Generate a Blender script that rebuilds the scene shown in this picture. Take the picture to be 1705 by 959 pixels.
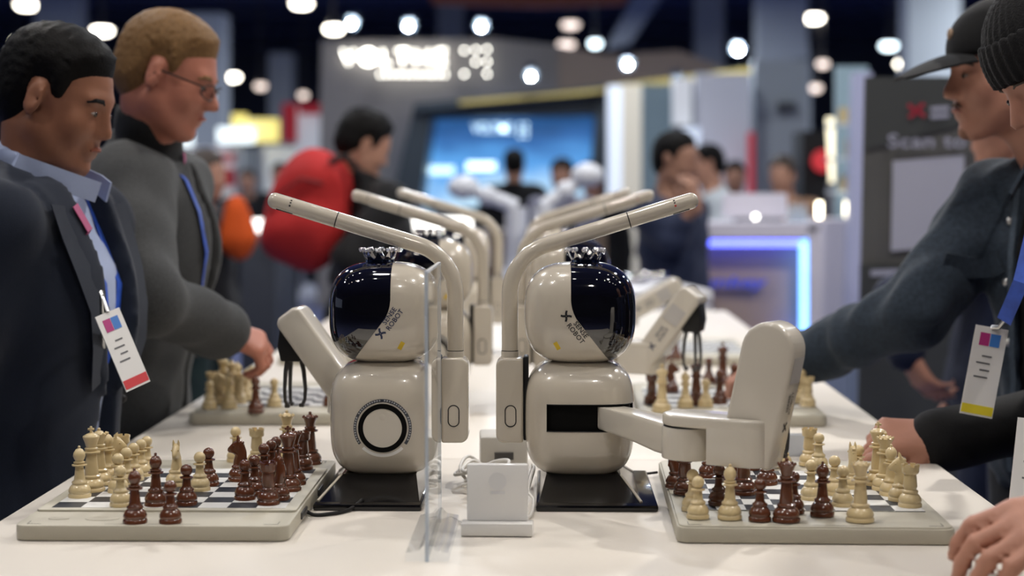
import bpy, bmesh, math, random
import numpy as np
from mathutils import Vector, Matrix
for _o in list(bpy.data.objects): bpy.data.objects.remove(_o)
random.seed(7)
SC = bpy.context.scene
COL = SC.collection
R = math.radians

# ---------------------------------------------------------------- camera
ZT = 1.0            # table top height
ZC = 1.45           # camera height
FPX = 2850.0        # focal length in pixels of the 1705 x 959 frame
cam_d = bpy.data.cameras.new('camera'); cam = bpy.data.objects.new('camera', cam_d); COL.objects.link(cam)
cam_d.sensor_width = 36.0; cam_d.lens = FPX/1705*36.0
cam_d.clip_start = 0.05; cam_d.clip_end = 300
cam.location = (0, 0, ZC); cam.rotation_euler = (R(90-3.503), 0, R(1.25))
cam_d.dof.use_dof = True; cam_d.dof.focus_distance = 2.40; cam_d.dof.aperture_fstop = 2.85
SC.camera = cam
RC = cam.rotation_euler.to_matrix()
def at(px, py, Y):
    d = RC @ Vector(((px-852.5)/FPX, (479.5-py)/FPX, -1.0))
    return Vector((0, 0, ZC)) + d*(Y/d.y)
def on(px, py, z=ZT):
    d = RC @ Vector(((px-852.5)/FPX, (479.5-py)/FPX, -1.0))
    return Vector((0, 0, ZC)) + d*((z-ZC)/d.z)

# ---------------------------------------------------------------- world, view, lamps
SC.view_settings.view_transform = 'Standard'; SC.view_settings.look = 'None'
SC.view_settings.gamma = 1.0; SC.view_settings.use_curve_mapping = False
SC.view_settings.exposure = 0.0
W = bpy.data.worlds.new('hall_ambient'); SC.world = W; W.use_nodes = True
W.node_tree.nodes['Background'].inputs[0].default_value = (0.62, 0.70, 0.95, 1)
W.node_tree.nodes['Background'].inputs[1].default_value = 0.30

def area_lamp(name, loc, power, radius, color=(1, .93, .84), parent=None, aim=None):
    l = bpy.data.lights.new(name, 'AREA'); l.shape = 'DISK'; l.size = radius*2; l.energy = power; l.color = color
    o = bpy.data.objects.new(name, l); COL.objects.link(o); o.location = loc
    if aim is not None:
        o.rotation_euler = (Vector(aim)-Vector(loc)).to_track_quat('-Z', 'Y').to_euler()
    if parent: 
        o.parent = parent
        o.matrix_parent_inverse = parent.matrix_basis.inverted()
    return o
# (location, watts, radius, colour) of the hall lamps that light the stand; their housings are built below
HALL_LAMPS = [((2.3, 5.1, 4.6), 135, .11, (1, .96, .90)), ((-2.3, 5.2, 4.6), 75, .11, (1, .95, .89)),
              ((-.6, 2.2, 4.9), 40, .16, (1, .94, .87)), ((1.9, 1.6, 4.7), 40, .12, (1, .94, .87)),
              ((-2.2, .6, 4.9), 42, .16, (1, .94, .87)), ((.6, -1.4, 4.7), 38, .16, (1, .93, .84)),
              ((4.6, 3.2, 4.9), 35, .16, (1, .94, .86)), ((-4.8, 2.6, 4.9), 35, .16, (.9, .94, 1)),
              ((.2, 7.6, 4.9), 80, .16, (.95, .97, 1)), ((-3.4, 8.6, 4.9), 80, .2, (.92, .96, 1)),
              ((4.6, 9.0, 4.9), 90, .2, (.92, .96, 1)), ((0, 13.5, 4.9), 160, .3, (.92, .96, 1)),
              ((-7, 15.5, 4.9), 200, .3, (.95, .97, 1)), ((7.5, 15.0, 4.9), 190, .3, (.92, .96, 1)),
              ((-9, 28, 5.4), 700, .4, (.92, .96, 1)), ((9, 28, 5.4), 700, .4, (.92, .96, 1)), ((0, 34, 5.4), 900, .4, (.92, .96, 1))]

# ---------------------------------------------------------------- materials
MATS = {}
def mat(name, color, rough=.5, metal=0, coat=0, spec=.5, noise=None, bump=None, trans=0, emit=None, ior=1.5, alpha=None, sheen=0):
    if name in MATS: return MATS[name]
    m = bpy.data.materials.new(name); m.use_nodes = True; nt = m.node_tree; b = nt.nodes['Principled BSDF']
    c = (*color, 1)
    b.inputs['Base Color'].default_value = c; b.inputs['Roughness'].default_value = rough
    b.inputs['Metallic'].default_value = metal; b.inputs['Coat Weight'].default_value = coat
    b.inputs['Coat Roughness'].default_value = .03
    b.inputs['Specular IOR Level'].default_value = spec; b.inputs['IOR'].default_value = ior
    b.inputs['Transmission Weight'].default_value = trans
    if sheen: b.inputs['Sheen Weight'].default_value = sheen
    tc = nt.nodes.new('ShaderNodeTexCoord')
    if noise:
        n = nt.nodes.new('ShaderNodeTexNoise'); n.inputs['Scale'].default_value = noise[0]; n.inputs['Detail'].default_value = 5
        nt.links.new(tc.outputs['Object'], n.inputs['Vector'])
        r = nt.nodes.new('ShaderNodeMixRGB'); r.blend_type = 'MIX'
        r.inputs[1].default_value = (*[v*(1-noise[1]) for v in color], 1); r.inputs[2].default_value = (*[min(1, v*(1+noise[1])) for v in color], 1)
        nt.links.new(n.outputs['Fac'], r.inputs[0]); nt.links.new(r.outputs[0], b.inputs['Base Color'])
    if bump:
        n = nt.nodes.new('ShaderNodeTexNoise'); n.inputs['Scale'].default_value = bump[0]; n.inputs['Detail'].default_value = 3
        nt.links.new(tc.outputs['Object'], n.inputs['Vector'])
        bp = nt.nodes.new('ShaderNodeBump'); bp.inputs['Strength'].default_value = bump[1]; bp.inputs['Distance'].default_value = .002
        nt.links.new(n.outputs['Fac'], bp.inputs['Height']); nt.links.new(bp.outputs[0], b.inputs['Normal'])
    if emit:
        b.inputs['Emission Color'].default_value = (*emit[0], 1); b.inputs['Emission Strength'].default_value = emit[1]
    MATS[name] = m
    return m
def clear_acrylic(name, tint, gloss=1.0, haze=0.0):
    if name in MATS: return MATS[name]
    m = bpy.data.materials.new(name); m.use_nodes = True; nt = m.node_tree; nt.nodes.clear()
    out = nt.nodes.new('ShaderNodeOutputMaterial'); t = nt.nodes.new('ShaderNodeBsdfTransparent'); t.inputs[0].default_value = (*tint, 1)
    g = nt.nodes.new('ShaderNodeBsdfGlossy'); g.inputs[0].default_value = (gloss, gloss, gloss, 1); g.inputs['Roughness'].default_value = .01
    fr = nt.nodes.new('ShaderNodeFresnel'); fr.inputs[0].default_value = 1.49
    mx = nt.nodes.new('ShaderNodeMixShader'); ge = nt.nodes.new('ShaderNodeNewGeometry'); fm = nt.nodes.new('ShaderNodeMath'); fm.operation = 'MULTIPLY_ADD'; fm.inputs[1].default_value = -1.0; fm.inputs[2].default_value = 1.0; fm.use_clamp = True
    nt.links.new(ge.outputs['Backfacing'], fm.inputs[0]); f2 = nt.nodes.new('ShaderNodeMath'); f2.operation = 'MULTIPLY'; nt.links.new(fr.outputs[0], f2.inputs[0]); nt.links.new(fm.outputs[0], f2.inputs[1]); nt.links.new(f2.outputs[0], mx.inputs[0]); nt.links.new(t.outputs[0], mx.inputs[1]); nt.links.new(g.outputs[0], mx.inputs[2])
    d = nt.nodes.new('ShaderNodeBsdfDiffuse'); d.inputs[0].default_value = (.85, .88, .93, 1)
    m2 = nt.nodes.new('ShaderNodeMixShader'); m2.inputs[0].default_value = haze
    nt.links.new(mx.outputs[0], m2.inputs[1]); nt.links.new(d.outputs[0], m2.inputs[2]); nt.links.new(m2.outputs[0], out.inputs[0])
    MATS[name] = m
    return m
def glow(name, color, strength): return mat(name, (.8, .8, .8), .5, emit=(color, strength))

CREAM = mat('glossy_cream_shell', (.60, .545, .455), .22, coat=.8, spec=.5)
CREAM2 = mat('glossy_cream_arm', (.62, .575, .495), .26, coat=.5, spec=.5)
BLACKGLASS = mat('black_visor_glass', (.004, .004, .007), .05, coat=1, spec=.8)
BLACKGLOSS = mat('black_gloss_plastic', (.004, .004, .005), .16, coat=.15, spec=.4)
BLACKMATT = mat('black_matt_plastic', (.009, .009, .010), .5, spec=.3)
GREYPLASTIC = mat('dark_grey_plastic', (.045, .043, .042), .4)
SEAM = mat('seam_black', (.01, .01, .01), .6)
CHROME = mat('smoked_chrome', (.60, .61, .65), .07, metal=1)
CHROMEBLUE = mat('blue_black_chrome', (.16, .22, .34), .07, metal=1)
CRYSTAL = mat('crystal_bead', (.9, .9, .95), .03, metal=.75, coat=1)
WHITEPLASTIC = mat('white_plastic', (.78, .77, .75), .45)
WOODBROWN = mat('brown_piece_lacquer', (.115, .036, .015), .25, coat=.6, noise=(60, .25))
WOODCREAM = mat('cream_piece_lacquer', (.68, .54, .30), .28, coat=.5, noise=(60, .08))
BOARD = mat('board_grey_beige', (.46, .43, .35), .5, bump=(900, .15))
BOARD2 = mat('board_plate_beige', (.50, .47, .385), .48, bump=(900, .15))
TABLE = mat('white_laminate', (.74, .69, .62), .42, noise=(3, .02))
INKBLUE = mat('navy_ink', (.018, .03, .085), .5)
INKBLACK = mat('black_ink', (.012, .013, .016), .5)
YELLOW = mat('yellow_sticker', (.75, .52, .02), .5)
REDINK = mat('red_ink', (.55, .04, .03), .5)

# ---------------------------------------------------------------- object helpers
def tag(o, label=None, cat=None, group=None, kind=None):
    if label: o['label'] = label
    if cat: o['category'] = cat
    if group: o['group'] = group
    if kind: o['kind'] = kind
    return o
def empty(name, loc=(0, 0, 0), rz=0, label=None, cat=None, group=None):
    o = bpy.data.objects.new(name, None); COL.objects.link(o); o.location = loc; o.rotation_euler = (0, 0, rz)
    o.empty_display_size = .05
    return tag(o, label, cat, group)
def copy_tree(o, parent=None):
    c = o.copy(); COL.objects.link(c); c.parent = parent
    for ch in list(o.children): copy_tree(ch, c)
    return c
class MB:
    def __init__(s): s.bm = bmesh.new()
    def _fin(s, n0, M):
        if M is not None:
            for v in list(s.bm.verts)[n0:]: v.co = M @ v.co
    def box(s, c, size, bevel=0, seg=2, M=None):
        b2 = bmesh.new(); bmesh.ops.create_cube(b2, size=1)
        for v in b2.verts: v.co = Vector((v.co.x*size[0]+c[0], v.co.y*size[1]+c[1], v.co.z*size[2]+c[2]))
        if bevel: bmesh.ops.bevel(b2, geom=b2.edges[:], offset=bevel, segments=seg, affect='EDGES', profile=.5)
        return s.merge(b2, M)
    def merge(s, b2, M=None):
        vm = {}
        for v in b2.verts: vm[v] = s.bm.verts.new(M @ v.co if M is not None else v.co)
        for f in b2.faces:
            try: s.bm.faces.new([vm[v] for v in f.verts])
            except ValueError: pass
        b2.free(); return s
    def lathe(s, prof, seg=24, M=None):
        rings = []
        for r, z in prof:
            if r < 1e-7: rings.append([s.bm.verts.new((0, 0, z))])
            else: rings.append([s.bm.verts.new((r*math.cos(2*math.pi*i/seg), r*math.sin(2*math.pi*i/seg), z)) for i in range(seg)])
        vs = [v for r in rings for v in r]
        for a, b in zip(rings[:-1], rings[1:]):
            for i in range(seg):
                j = (i+1) % seg
                if len(a) == 1 and len(b) == 1: continue
                if len(a) == 1: s.bm.faces.new((a[0], b[j], b[i]))
                elif len(b) == 1: s.bm.faces.new((a[i], a[j], b[0]))
                else: s.bm.faces.new((a[i], a[j], b[j], b[i]))
        for r, flip in ((rings[0], True), (rings[-1], False)):
            if len(r) > 1: s.bm.faces.new(r[::-1] if flip else r)
        if M is not None:
            for v in vs: v.co = M @ v.co
        return s
    def tube(s, pts, rad, seg=12, caps=True, M=None, up=None, flat=1.0):
        pts = [Vector(p) for p in pts]; n = len(pts)
        rad = rad if hasattr(rad, '__len__') else [rad]*n
        rings = []; ref = Vector(up) if up else None
        for i, p in enumerate(pts):
            t = (pts[min(i+1, n-1)]-pts[max(i-1, 0)]).normalized()
            if ref is None: ref = Vector((0, 0, 1)) if abs(t.z) < .9 else Vector((1, 0, 0))
            a = (ref-t*ref.dot(t)).normalized(); b = t.cross(a); ref = a
            rings.append([s.bm.verts.new(p+(a*math.cos(2*math.pi*k/seg)+b*math.sin(2*math.pi*k/seg)*flat)*rad[i]) for k in range(seg)])
        vs = [v for r in rings for v in r]
        for A, B in zip(rings[:-1], rings[1:]):
            for k in range(seg): s.bm.faces.new((A[k], A[(k+1) % seg], B[(k+1) % seg], B[k]))
        if caps: s.bm.faces.new(rings[0][::-1]); s.bm.faces.new(rings[-1])
        if M is not None:
            for v in vs: v.co = M @ v.co
        return s
    def sphere(s, c, r, seg=16, rings=10, M=None):
        b2 = bmesh.new(); bmesh.ops.create_uvsphere(b2, u_segments=seg, v_segments=rings, radius=1)
        r = r if hasattr(r, '__len__') else (r, r, r)
        for v in b2.verts: v.co = Vector((v.co.x*r[0]+c[0], v.co.y*r[1]+c[1], v.co.z*r[2]+c[2]))
        return s.merge(b2, M)
    def prism(s, poly, off, M=None, bevel=0, seg=2):
        """poly: 3D points of one flat face; off: extrusion vector"""
        b2 = bmesh.new(); off = Vector(off)
        a = [b2.verts.new(p) for p in poly]; b = [b2.verts.new(Vector(p)+off) for p in poly]; n = len(poly)
        b2.faces.new(a); b2.faces.new(b[::-1])
        for i in range(n): b2.faces.new((a[(i+1) % n], a[i], b[i], b[(i+1) % n]))
        bmesh.ops.recalc_face_normals(b2, faces=b2.faces[:])
        if bevel: bmesh.ops.bevel(b2, geom=b2.edges[:], offset=bevel, segments=seg, affect='EDGES', profile=.5)
        return s.merge(b2, M)
    def build(s, name, m, parent=None, smooth=True, loc=None, rot=None, angle=35):
        bmesh.ops.recalc_face_normals(s.bm, faces=s.bm.faces[:])
        me = bpy.data.meshes.new(name); s.bm.to_mesh(me); s.bm.free()
        return mesh_obj(name, me, m, parent, smooth, loc, rot, angle)
def mesh_obj(name, me, m, parent=None, smooth=True, loc=None, rot=None, angle=35):
    for mm in (m if isinstance(m, (list, tuple)) else [m]): me.materials.append(mm)
    if smooth:
        me.shade_smooth()
        if angle < 180: me.set_sharp_from_angle(angle=R(angle))
    o = bpy.data.objects.new(name, me); COL.objects.link(o)
    if parent: o.parent = parent
    if loc is not None: o.location = loc
    if rot is not None: o.rotation_euler = rot
    return o
def text_bm(txt, size, extrude=0, spacing=1.0, bold=0):
    cu = bpy.data.curves.new('t', 'FONT'); cu.body = txt; cu.size = size; cu.extrude = extrude; cu.space_character = spacing; cu.offset = bold
    cu.align_x = 'CENTER'; cu.align_y = 'CENTER'; cu.resolution_u = 3
    o = bpy.data.objects.new('t', cu); COL.objects.link(o); bpy.context.view_layer.update()
    dg = bpy.context.evaluated_depsgraph_get(); me = bpy.data.meshes.new_from_object(o.evaluated_get(dg))
    bm = bmesh.new(); bm.from_mesh(me); bpy.data.objects.remove(o); bpy.data.curves.remove(cu); bpy.data.meshes.remove(me)
    return bm
def superell(a, b, c, n, N=24):
    bm = bmesh.new(); bmesh.ops.create_cube(bm, size=2)
    bmesh.ops.subdivide_edges(bm, edges=bm.edges[:], cuts=N-1, use_grid_fill=True)
    for v in bm.verts:
        d = Vector([math.tan(x*math.pi/4) for x in v.co]) ; d.normalize()
        k = sum(abs(x)**n for x in d)**(1/n); d /= k
        v.co = Vector((d.x*a, d.y*b, d.z*c))
    return bm
def arc(c, r, a0, a1, n): return [(c[0]+r*math.cos(R(a0+(a1-a0)*i/n)), c[1]+r*math.sin(R(a0+(a1-a0)*i/n))) for i in range(n+1)]

# ---------------------------------------------------------------- setting: floor, ceiling, walls
def struct(name, mb, m, smooth=False): return tag(mb.build(name, m, smooth=smooth), kind='structure')
FLOORM = mat('blue_grey_carpet', (.105, .125, .27), .8, noise=(1.2, .35), bump=(200, .3))
struct('floor', MB().box((0, 26, -.05), (90, 80, .1)), FLOORM)
CEILM = mat('navy_black_ceiling', (.085, .12, .30), .8, noise=(.25, .5))
struct('ceiling', MB().box((0, 30, 6.6), (90, 90, .1)), CEILM)
struct('wall_back', MB().box((0, 62, 3.2), (90, .3, 7)), mat('dark_back_wall', (.07, .085, .13), .8, noise=(.2, .5)))
struct('wall_front', MB().box((0, -14, 3.2), (90, .3, 7)), mat('dark_front_wall', (.05, .055, .075), .8, noise=(.2, .6)))

# ---------------------------------------------------------------- table
TX0, TX1 = -.735, .625
for i, (y0, y1) in enumerate([(1.45, 2.776), (2.78, 4.4), (4.404, 6.05)]):
    t = empty('display_table', ((TX0+TX1)/2, (y0+y1)/2, 0), 0, ['white laminate demo table carrying the two sharp chess robots', 'white demo table section carrying the second row of chess robots', 'far white demo table section with the blurred rows of robots'][i], 'table', 'joined white demo tables')
    w, l = TX1-TX0, y1-y0
    MB().box((0, 0, ZT-.02), (w, l, .04), .004).build('table_top', TABLE, t)
    for sx in (-1, 1): MB().box((sx*(w/2-.10), 0, (ZT-.04)/2), (.02, l-.1, ZT-.04), .003).build('side_panel', WHITEPLASTIC, t)
    MB().box((0, 0, .25), (w-.2, l-.1, .02), .003).build('shelf', WHITEPLASTIC, t)

# ---------------------------------------------------------------- chess boards
def checker_mat():
    m = bpy.data.materials.new('chess_grid_print'); m.use_nodes = True; nt = m.node_tree; b = nt.nodes['Principled BSDF']
    tc = nt.nodes.new('ShaderNodeTexCoord'); mp = nt.nodes.new('ShaderNodeMapping'); mp.inputs['Location'].default_value = (.1, .1, .5)
    ck = nt.nodes.new('ShaderNodeTexChecker'); ck.inputs['Scale'].default_value = 1/.0386
    ck.inputs[1].default_value = (.72, .72, .70, 1); ck.inputs[2].default_value = (.022, .026, .034, 1)
    sx = nt.nodes.new('ShaderNodeVectorMath'); sx.operation = 'MULTIPLY'; sx.inputs[1].default_value = (1, 1, 0)
    ad = nt.nodes.new('ShaderNodeVectorMath'); ad.operation = 'ADD'; ad.inputs[1].default_value = (.0386*20, .0386*20, .01)
    nt.links.new(tc.outputs['Object'], sx.inputs[0]); nt.links.new(sx.outputs[0], ad.inputs[0]); nt.links.new(ad.outputs[0], ck.inputs[0])
    nt.links.new(ck.outputs[0], b.inputs['Base Color']); b.inputs['Roughness'].default_value = .45
    return m
CHECK = checker_mat(); SQ = .0386
BTOP = .0235     # height of the playing surface above the table
def corner_slab(w, l, h, r, z0):
    pts = []
    for cx, cy, a in ((w/2-r, l/2-r, 0), (-w/2+r, l/2-r, 90), (-w/2+r, -l/2+r, 180), (w/2-r, -l/2+r, 270)):
        pts += arc((cx, cy), r, a, a+90, 6)
    return [(x, y, z0) for x, y in pts], (0, 0, h)
def make_board(loc, rz, label, raised):
    t = empty('chess_board', loc, rz, label, 'chess board', 'electronic chess boards beside the robots')
    bw, bl = .347, .515
    p, off = corner_slab(bw, bl, .0195, .016, .001); MB().prism(p, off, bevel=.0022).build('base', BOARD, t)
    for sx in (-1, 1):
        for sy in (-1, 1): MB().lathe([(.008, 0), (.008, .0012)], 12, Matrix.Translation((sx*.14, sy*.22, 0))).build('rubber_foot', BLACKMATT, t)
    if raised: p, off = corner_slab(bw-.006, .335, .004, .006, .0195)
    else: p, off = corner_slab(bw-.006, bl-.006, .003, .014, .0195)
    pl = MB().prism(p, off, bevel=.0012).build('playing_plate', BOARD2, t)
    g = SQ*4
    MB().box((0, 0, BTOP-.0002), (2*g, 2*g, .0008)).build('chess_grid', CHECK, pl, smooth=False)
    lz = .0206 if raised else .0227
    for sy in (-1, 1):                                   # printed corner marks of the trays
        for sx in (-1, 1):
            MB().box((sx*.150, sy*(.247), lz), (.018, .0007, .0003)).box((sx*.1587, sy*.238, lz), (.0007, .018, .0003)).build('tray_mark', INKBLACK, t, smooth=False)
        MB().box((0, sy*.2475, lz), (.12, .0005, .0002)).build('tray_mark', GREYPLASTIC, t, smooth=False)
    if raised:
        for (x, r) in ((-.128, .0135), (-.072, .022)): MB().lathe([(r, .0195), (r, .0211), (r*.9, .0213), (0, .0213)], 32, Matrix.Translation((x, -.213, 0)) @ Matrix.Diagonal((1, .62, 1, 1))).build('tray_button', BOARD2, t)
    for sy in (-.12, .05): MB().box((bw/2+.001, sy, .011), (.003, .05, .009), .001).build('port_cover', GREYPLASTIC, t)
    return t
BL1 = make_board((-.502, 2.375, ZT), R(.3), 'near left chess board with buttons on its front tray', True)
BR1 = make_board((.338, 2.375, ZT), R(-1.0), 'near right chess board under the lowered robot arm', False)
BL2 = make_board((-.502, 3.41, ZT), R(.5), 'blurred left chess board in the second row by the sleeve', False)
BR2 = make_board((.345, 3.41, ZT), R(-1), 'blurred right chess board in the second row below the raised gripper', False)
BL3 = make_board((-.50, 4.46, ZT), 0, 'far left chess board in the third row', False)
BR3 = make_board((.34, 4.46, ZT), 0, 'far right chess board in the third row', False)

# ---------------------------------------------------------------- chess pieces
def base_prof(r): return [(0, 0), (r, 0), (r*1.0, .0035), (r*.93, .0050), (r*.90, .0054), (r*.97, .0075), (r*.95, .0100), (r*.82, .0140), (r*.66, .0165), (r*.62, .0170), (r*.68, .0185), (r*.66, .0205), (r*.50, .0220)]
def sph(zc, r, a0=-60, a1=90, n=8): return [(max(0, r*math.cos(R(a0+(a1-a0)*i/n))), zc+r*math.sin(R(a0+(a1-a0)*i/n))) for i in range(n+1)]
def pm(name, build):
    mb = MB(); build(mb); bmesh.ops.recalc_face_normals(mb.bm, faces=mb.bm.faces[:])
    me = bpy.data.meshes.new(name); mb.bm.to_mesh(me); mb.bm.free(); me.shade_smooth(); me.set_sharp_from_angle(angle=R(50)); return me
def p_pawn(mb):
    r = .0140; mb.lathe(base_prof(r)+[(.0058, .0245), (.0050, .0335), (.0085, .0345), (.0088, .0358), (.0055, .0368)]+sph(.0440, .0078, -62), 22)
def p_bishop(mb):
    r = .0150; mb.lathe(base_prof(r)+[(.0068, .026), (.0052, .0405), (.0096, .0412), (.0098, .0428), (.006, .0436), (.0075, .0448), (.0076, .0462), (.0050, .0472), (.0066, .0500), (.0080, .0540), (.0074, .0580), (.0045, .0625), (.0015, .0640)]+sph(.0655, .0019, -40), 22)
def p_queen(mb):
    r = .0172; mb.lathe(base_prof(r)+[(.0085, .027), (.0066, .0470), (.0112, .0482), (.0114, .0500), (.0070, .0510), (.0085, .0525), (.0085, .0545), (.0065, .0555), (.0080, .0620), (.0112, .0690), (.0098, .0696), (.0078, .0680), (.0060, .0715), (.0030, .0735)]+sph(.0752, .0024, -40), 24)
    for k in range(9):
        a = k*2*math.pi/9; mb.sphere((.0103*math.cos(a), .0103*math.sin(a), .0697), (.0019, .0019, .0022), 6, 4)
def p_king(mb):
    r = .0176; mb.lathe(base_prof(r)+[(.0090, .028), (.0070, .0500), (.0118, .0512), (.0120, .0530), (.0075, .0540), (.0090, .0556), (.0090, .0575), (.0068, .0586), (.0085, .0650), (.0112, .0720), (.0108, .0738), (.0060, .0765), (.0025, .0778)], 24)
    mb.box((0, 0, .0820), (.0030, .0026, .0095), .0005, 1).box((0, 0, .0828), (.0085, .0026, .0030), .0005, 1)
def p_rook(mb):
    r = .0150; mb.lathe(base_prof(r)+[(.0090, .026), (.0076, .0410), (.0104, .0430), (.0108, .0450), (.0108, .0515), (.0084, .0515), (.0084, .0488), (0, .0486)], 24)
    for k in range(6):
        a = k*math.pi/3; mb.box((.0097*math.cos(a), .0097*math.sin(a), .0525), (.0026, .0068, .0034), M=Matrix.Translation((.0097*math.cos(a), .0097*math.sin(a), 0)) @ Matrix.Rotation(a, 4, 'Z') @ Matrix.Translation((-.0097*math.cos(a), -.0097*math.sin(a), 0)))
def p_knight(mb):
    mb.lathe(base_prof(.0150)+[(.0060, .024), (0, .0245)], 22)
    # horse head: a lofted outline, thick at the neck and thin at the muzzle; faces +x
    front = [(.0080, .0215), (.0072, .0290), (.0052, .0350), (.0080, .0378), (.0138, .0390), (.0158, .0415), (.0150, .0450), (.0105, .0500), (.0060, .0545), (.0030, .0560)]
    back = [(-.0085, .0215), (-.0100, .0270), (-.0112, .0330), (-.0110, .0390), (-.0102, .0430), (-.0090, .0465), (-.0078, .0500), (-.0060, .0535), (-.0040, .0560), (-.0010, .0575)]
    th = [.0078, .0072, .0064, .0060, .0054, .0052, .0052, .0050, .0042, .0025]
    rings = []
    for (fx, fz), (bx, bz), t in zip(front, back, th):
        ring = []
        for k in range(12):
            a = 2*math.pi*k/12; u = .5+.5*math.cos(a)
            w = t*abs(math.sin(a))**.7*(1 if math.sin(a) >= 0 else -1)*(1 if u < .75 else .75)
            ring.append(mb.bm.verts.new((bx+(fx-bx)*u, w, bz+(fz-bz)*u)))
        rings.append(ring)
    for A, B in zip(rings[:-1], rings[1:]):
        for k in range(12): mb.bm.faces.new((A[k], A[(k+1) % 12], B[(k+1) % 12], B[k]))
    mb.bm.faces.new(rings[0][::-1]); mb.bm.faces.new(rings[-1])
    for s in (-1, 1):
        mb.tube([(.0005, s*.003, .054), (.0005, s*.0034, .0585), (.0015, s*.0034, .0625)], [.0022, .0017, .0004], 7)
        mb.sphere((.0065, s*.0046, .0485), .0012, 6, 4)
    for i in range(6): mb.box((-.0100+.0008*i, 0, .030+.0045*i), (.0030, .0044, .0036), .0006, 1)
PM = {k: pm('chess_'+k, f) for k, f in (('pawn', p_pawn), ('bishop', p_bishop), ('queen', p_queen), ('king', p_king), ('rook', p_rook), ('knight', p_knight))}
for k in list(PM):
    for cn, mm in (('cream', WOODCREAM), ('brown', WOODBROWN)):
        me = PM[k].copy(); me.materials.append(mm); PM[k, cn] = me
def piece(kind, cn, px, py, z, label, group, rz=0, s=1.0):
    o = bpy.data.objects.new('chess_'+kind, PM[kind, cn]); COL.objects.link(o)
    p = on(px, py, ZT+z); o.location = (p.x, p.y, ZT+z); o.rotation_euler = (0, 0, R(rz)); o.scale = (s, s, s)
    return tag(o, label, 'chess piece', group)
G1, G2, G3, G4 = 'pieces on the near left board', 'pieces on the near right board', 'pieces on the left board of the second row', 'pieces on the right board of the second row'
ZG, ZL = BTOP+.0003, .0207
S = 1.04
L1 = [('bishop', 'cream', 133, 827, ZG, 'cream bishop at the left edge of the near left board, nearest the camera'),
 ('king', 'cream', 153, 817, ZG, 'tall cream king in the cream cluster on the near left board'),
 ('queen', 'cream', 166, 806, ZG, 'cream queen just behind the cream king on the near left board'),
 ('bishop', 'cream', 180, 799, ZG, 'cream bishop behind the cream queen on the near left board'),
 ('knight', 'cream', 194, 794, ZG, 'cream knight in the cream back rank near the dark suit jacket'),
 ('rook', 'cream', 204, 787, ZG, 'cream rook farthest back in the cream cluster of the near left board'),
 ('pawn', 'cream', 201, 842, ZG, 'cream pawn nearest the camera on the near left board'),
 ('pawn', 'cream', 197, 819, ZG, 'cream pawn directly behind the nearest cream pawn on the left board'),
 ('pawn', 'cream', 211, 808, ZG, 'third cream pawn back in the row on the near left board'),
 ('pawn', 'cream', 223, 799, ZG, 'fourth cream pawn back in the row on the near left board'),
 ('pawn', 'cream', 235, 792, ZG, 'fifth cream pawn back in the row on the near left board'),
 ('pawn', 'cream', 245, 786, ZG, 'farthest cream pawn of the row on the near left board'),
 ('knight', 'cream', 294, 808, ZG, 'cream knight facing the camera in the middle of the near left board'),
 ('pawn', 'cream', 333, 816, ZG, 'lone cream pawn in the middle of the near left board beside a brown pawn'),
 ('pawn', 'cream', 393, 768, ZL, 'captured cream pawn on the back tray of the near left board'),
 ('rook', 'cream', 428, 774, ZL, 'captured cream rook on the back tray of the near left board'),
 ('queen', 'cream', 478, 769, ZL, 'captured cream queen on the back tray behind the brown king'),
 ('bishop', 'brown', 225, 870, ZL, 'brown bishop standing on the front tray of the near left board'),
 ('bishop', 'brown', 260, 841, ZG, 'brown bishop on the squares of the near left board'),
 ('pawn', 'brown', 284, 870, ZL, 'brown pawn standing on the front tray of the near left board'),
 ('pawn', 'brown', 311, 840, ZG, 'brown pawn in the middle of the near left board, close to its front row'),
 ('pawn', 'brown', 348, 808, ZG, 'brown pawn right behind the lone cream pawn on the near left board'),
 ('knight', 'brown', 398, 800, ZG, 'brown knight turned left on the near left board'),
 ('pawn', 'brown', 408, 831, ZG, 'brown pawn beside the front brown rook on the near left board'),
 ('pawn', 'brown', 424, 822, ZG, 'brown pawn half hidden by another pawn left of the brown rook'),
 ('rook', 'brown', 447, 839, ZG, 'front brown rook at the right corner of the near left board'),
 ('knight', 'brown', 464, 831, ZG, 'brown knight just behind the front brown rook'),
 ('king', 'brown', 480, 816, ZG, 'tall brown king near the right edge of the near left board'),
 ('queen', 'brown', 489, 806, ZG, 'brown queen mostly hidden behind the brown king on the left board'),
 ('pawn', 'brown', 440, 800, ZG, 'nearest of three brown pawns in a row behind the brown knight pair'),
 ('pawn', 'brown', 452, 793, ZG, 'middle of three brown pawns in a row behind the brown knight pair'),
 ('pawn', 'brown', 460, 787, ZG, 'farthest of three brown pawns in a row behind the brown knight pair'),
 ('rook', 'brown', 504, 781, ZG, 'back brown rook at the right edge of the near left board'),
 ('queen', 'brown', 517, 772, ZL, 'brown queen on the back tray beside the black visor robot')]
for (k, c, x, y, z, lb) in L1: piece(k, c, x, y, z, lb, G1, {294: -90, 398: 180, 194: 0, 464: 150}.get(x, 0), S)
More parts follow.
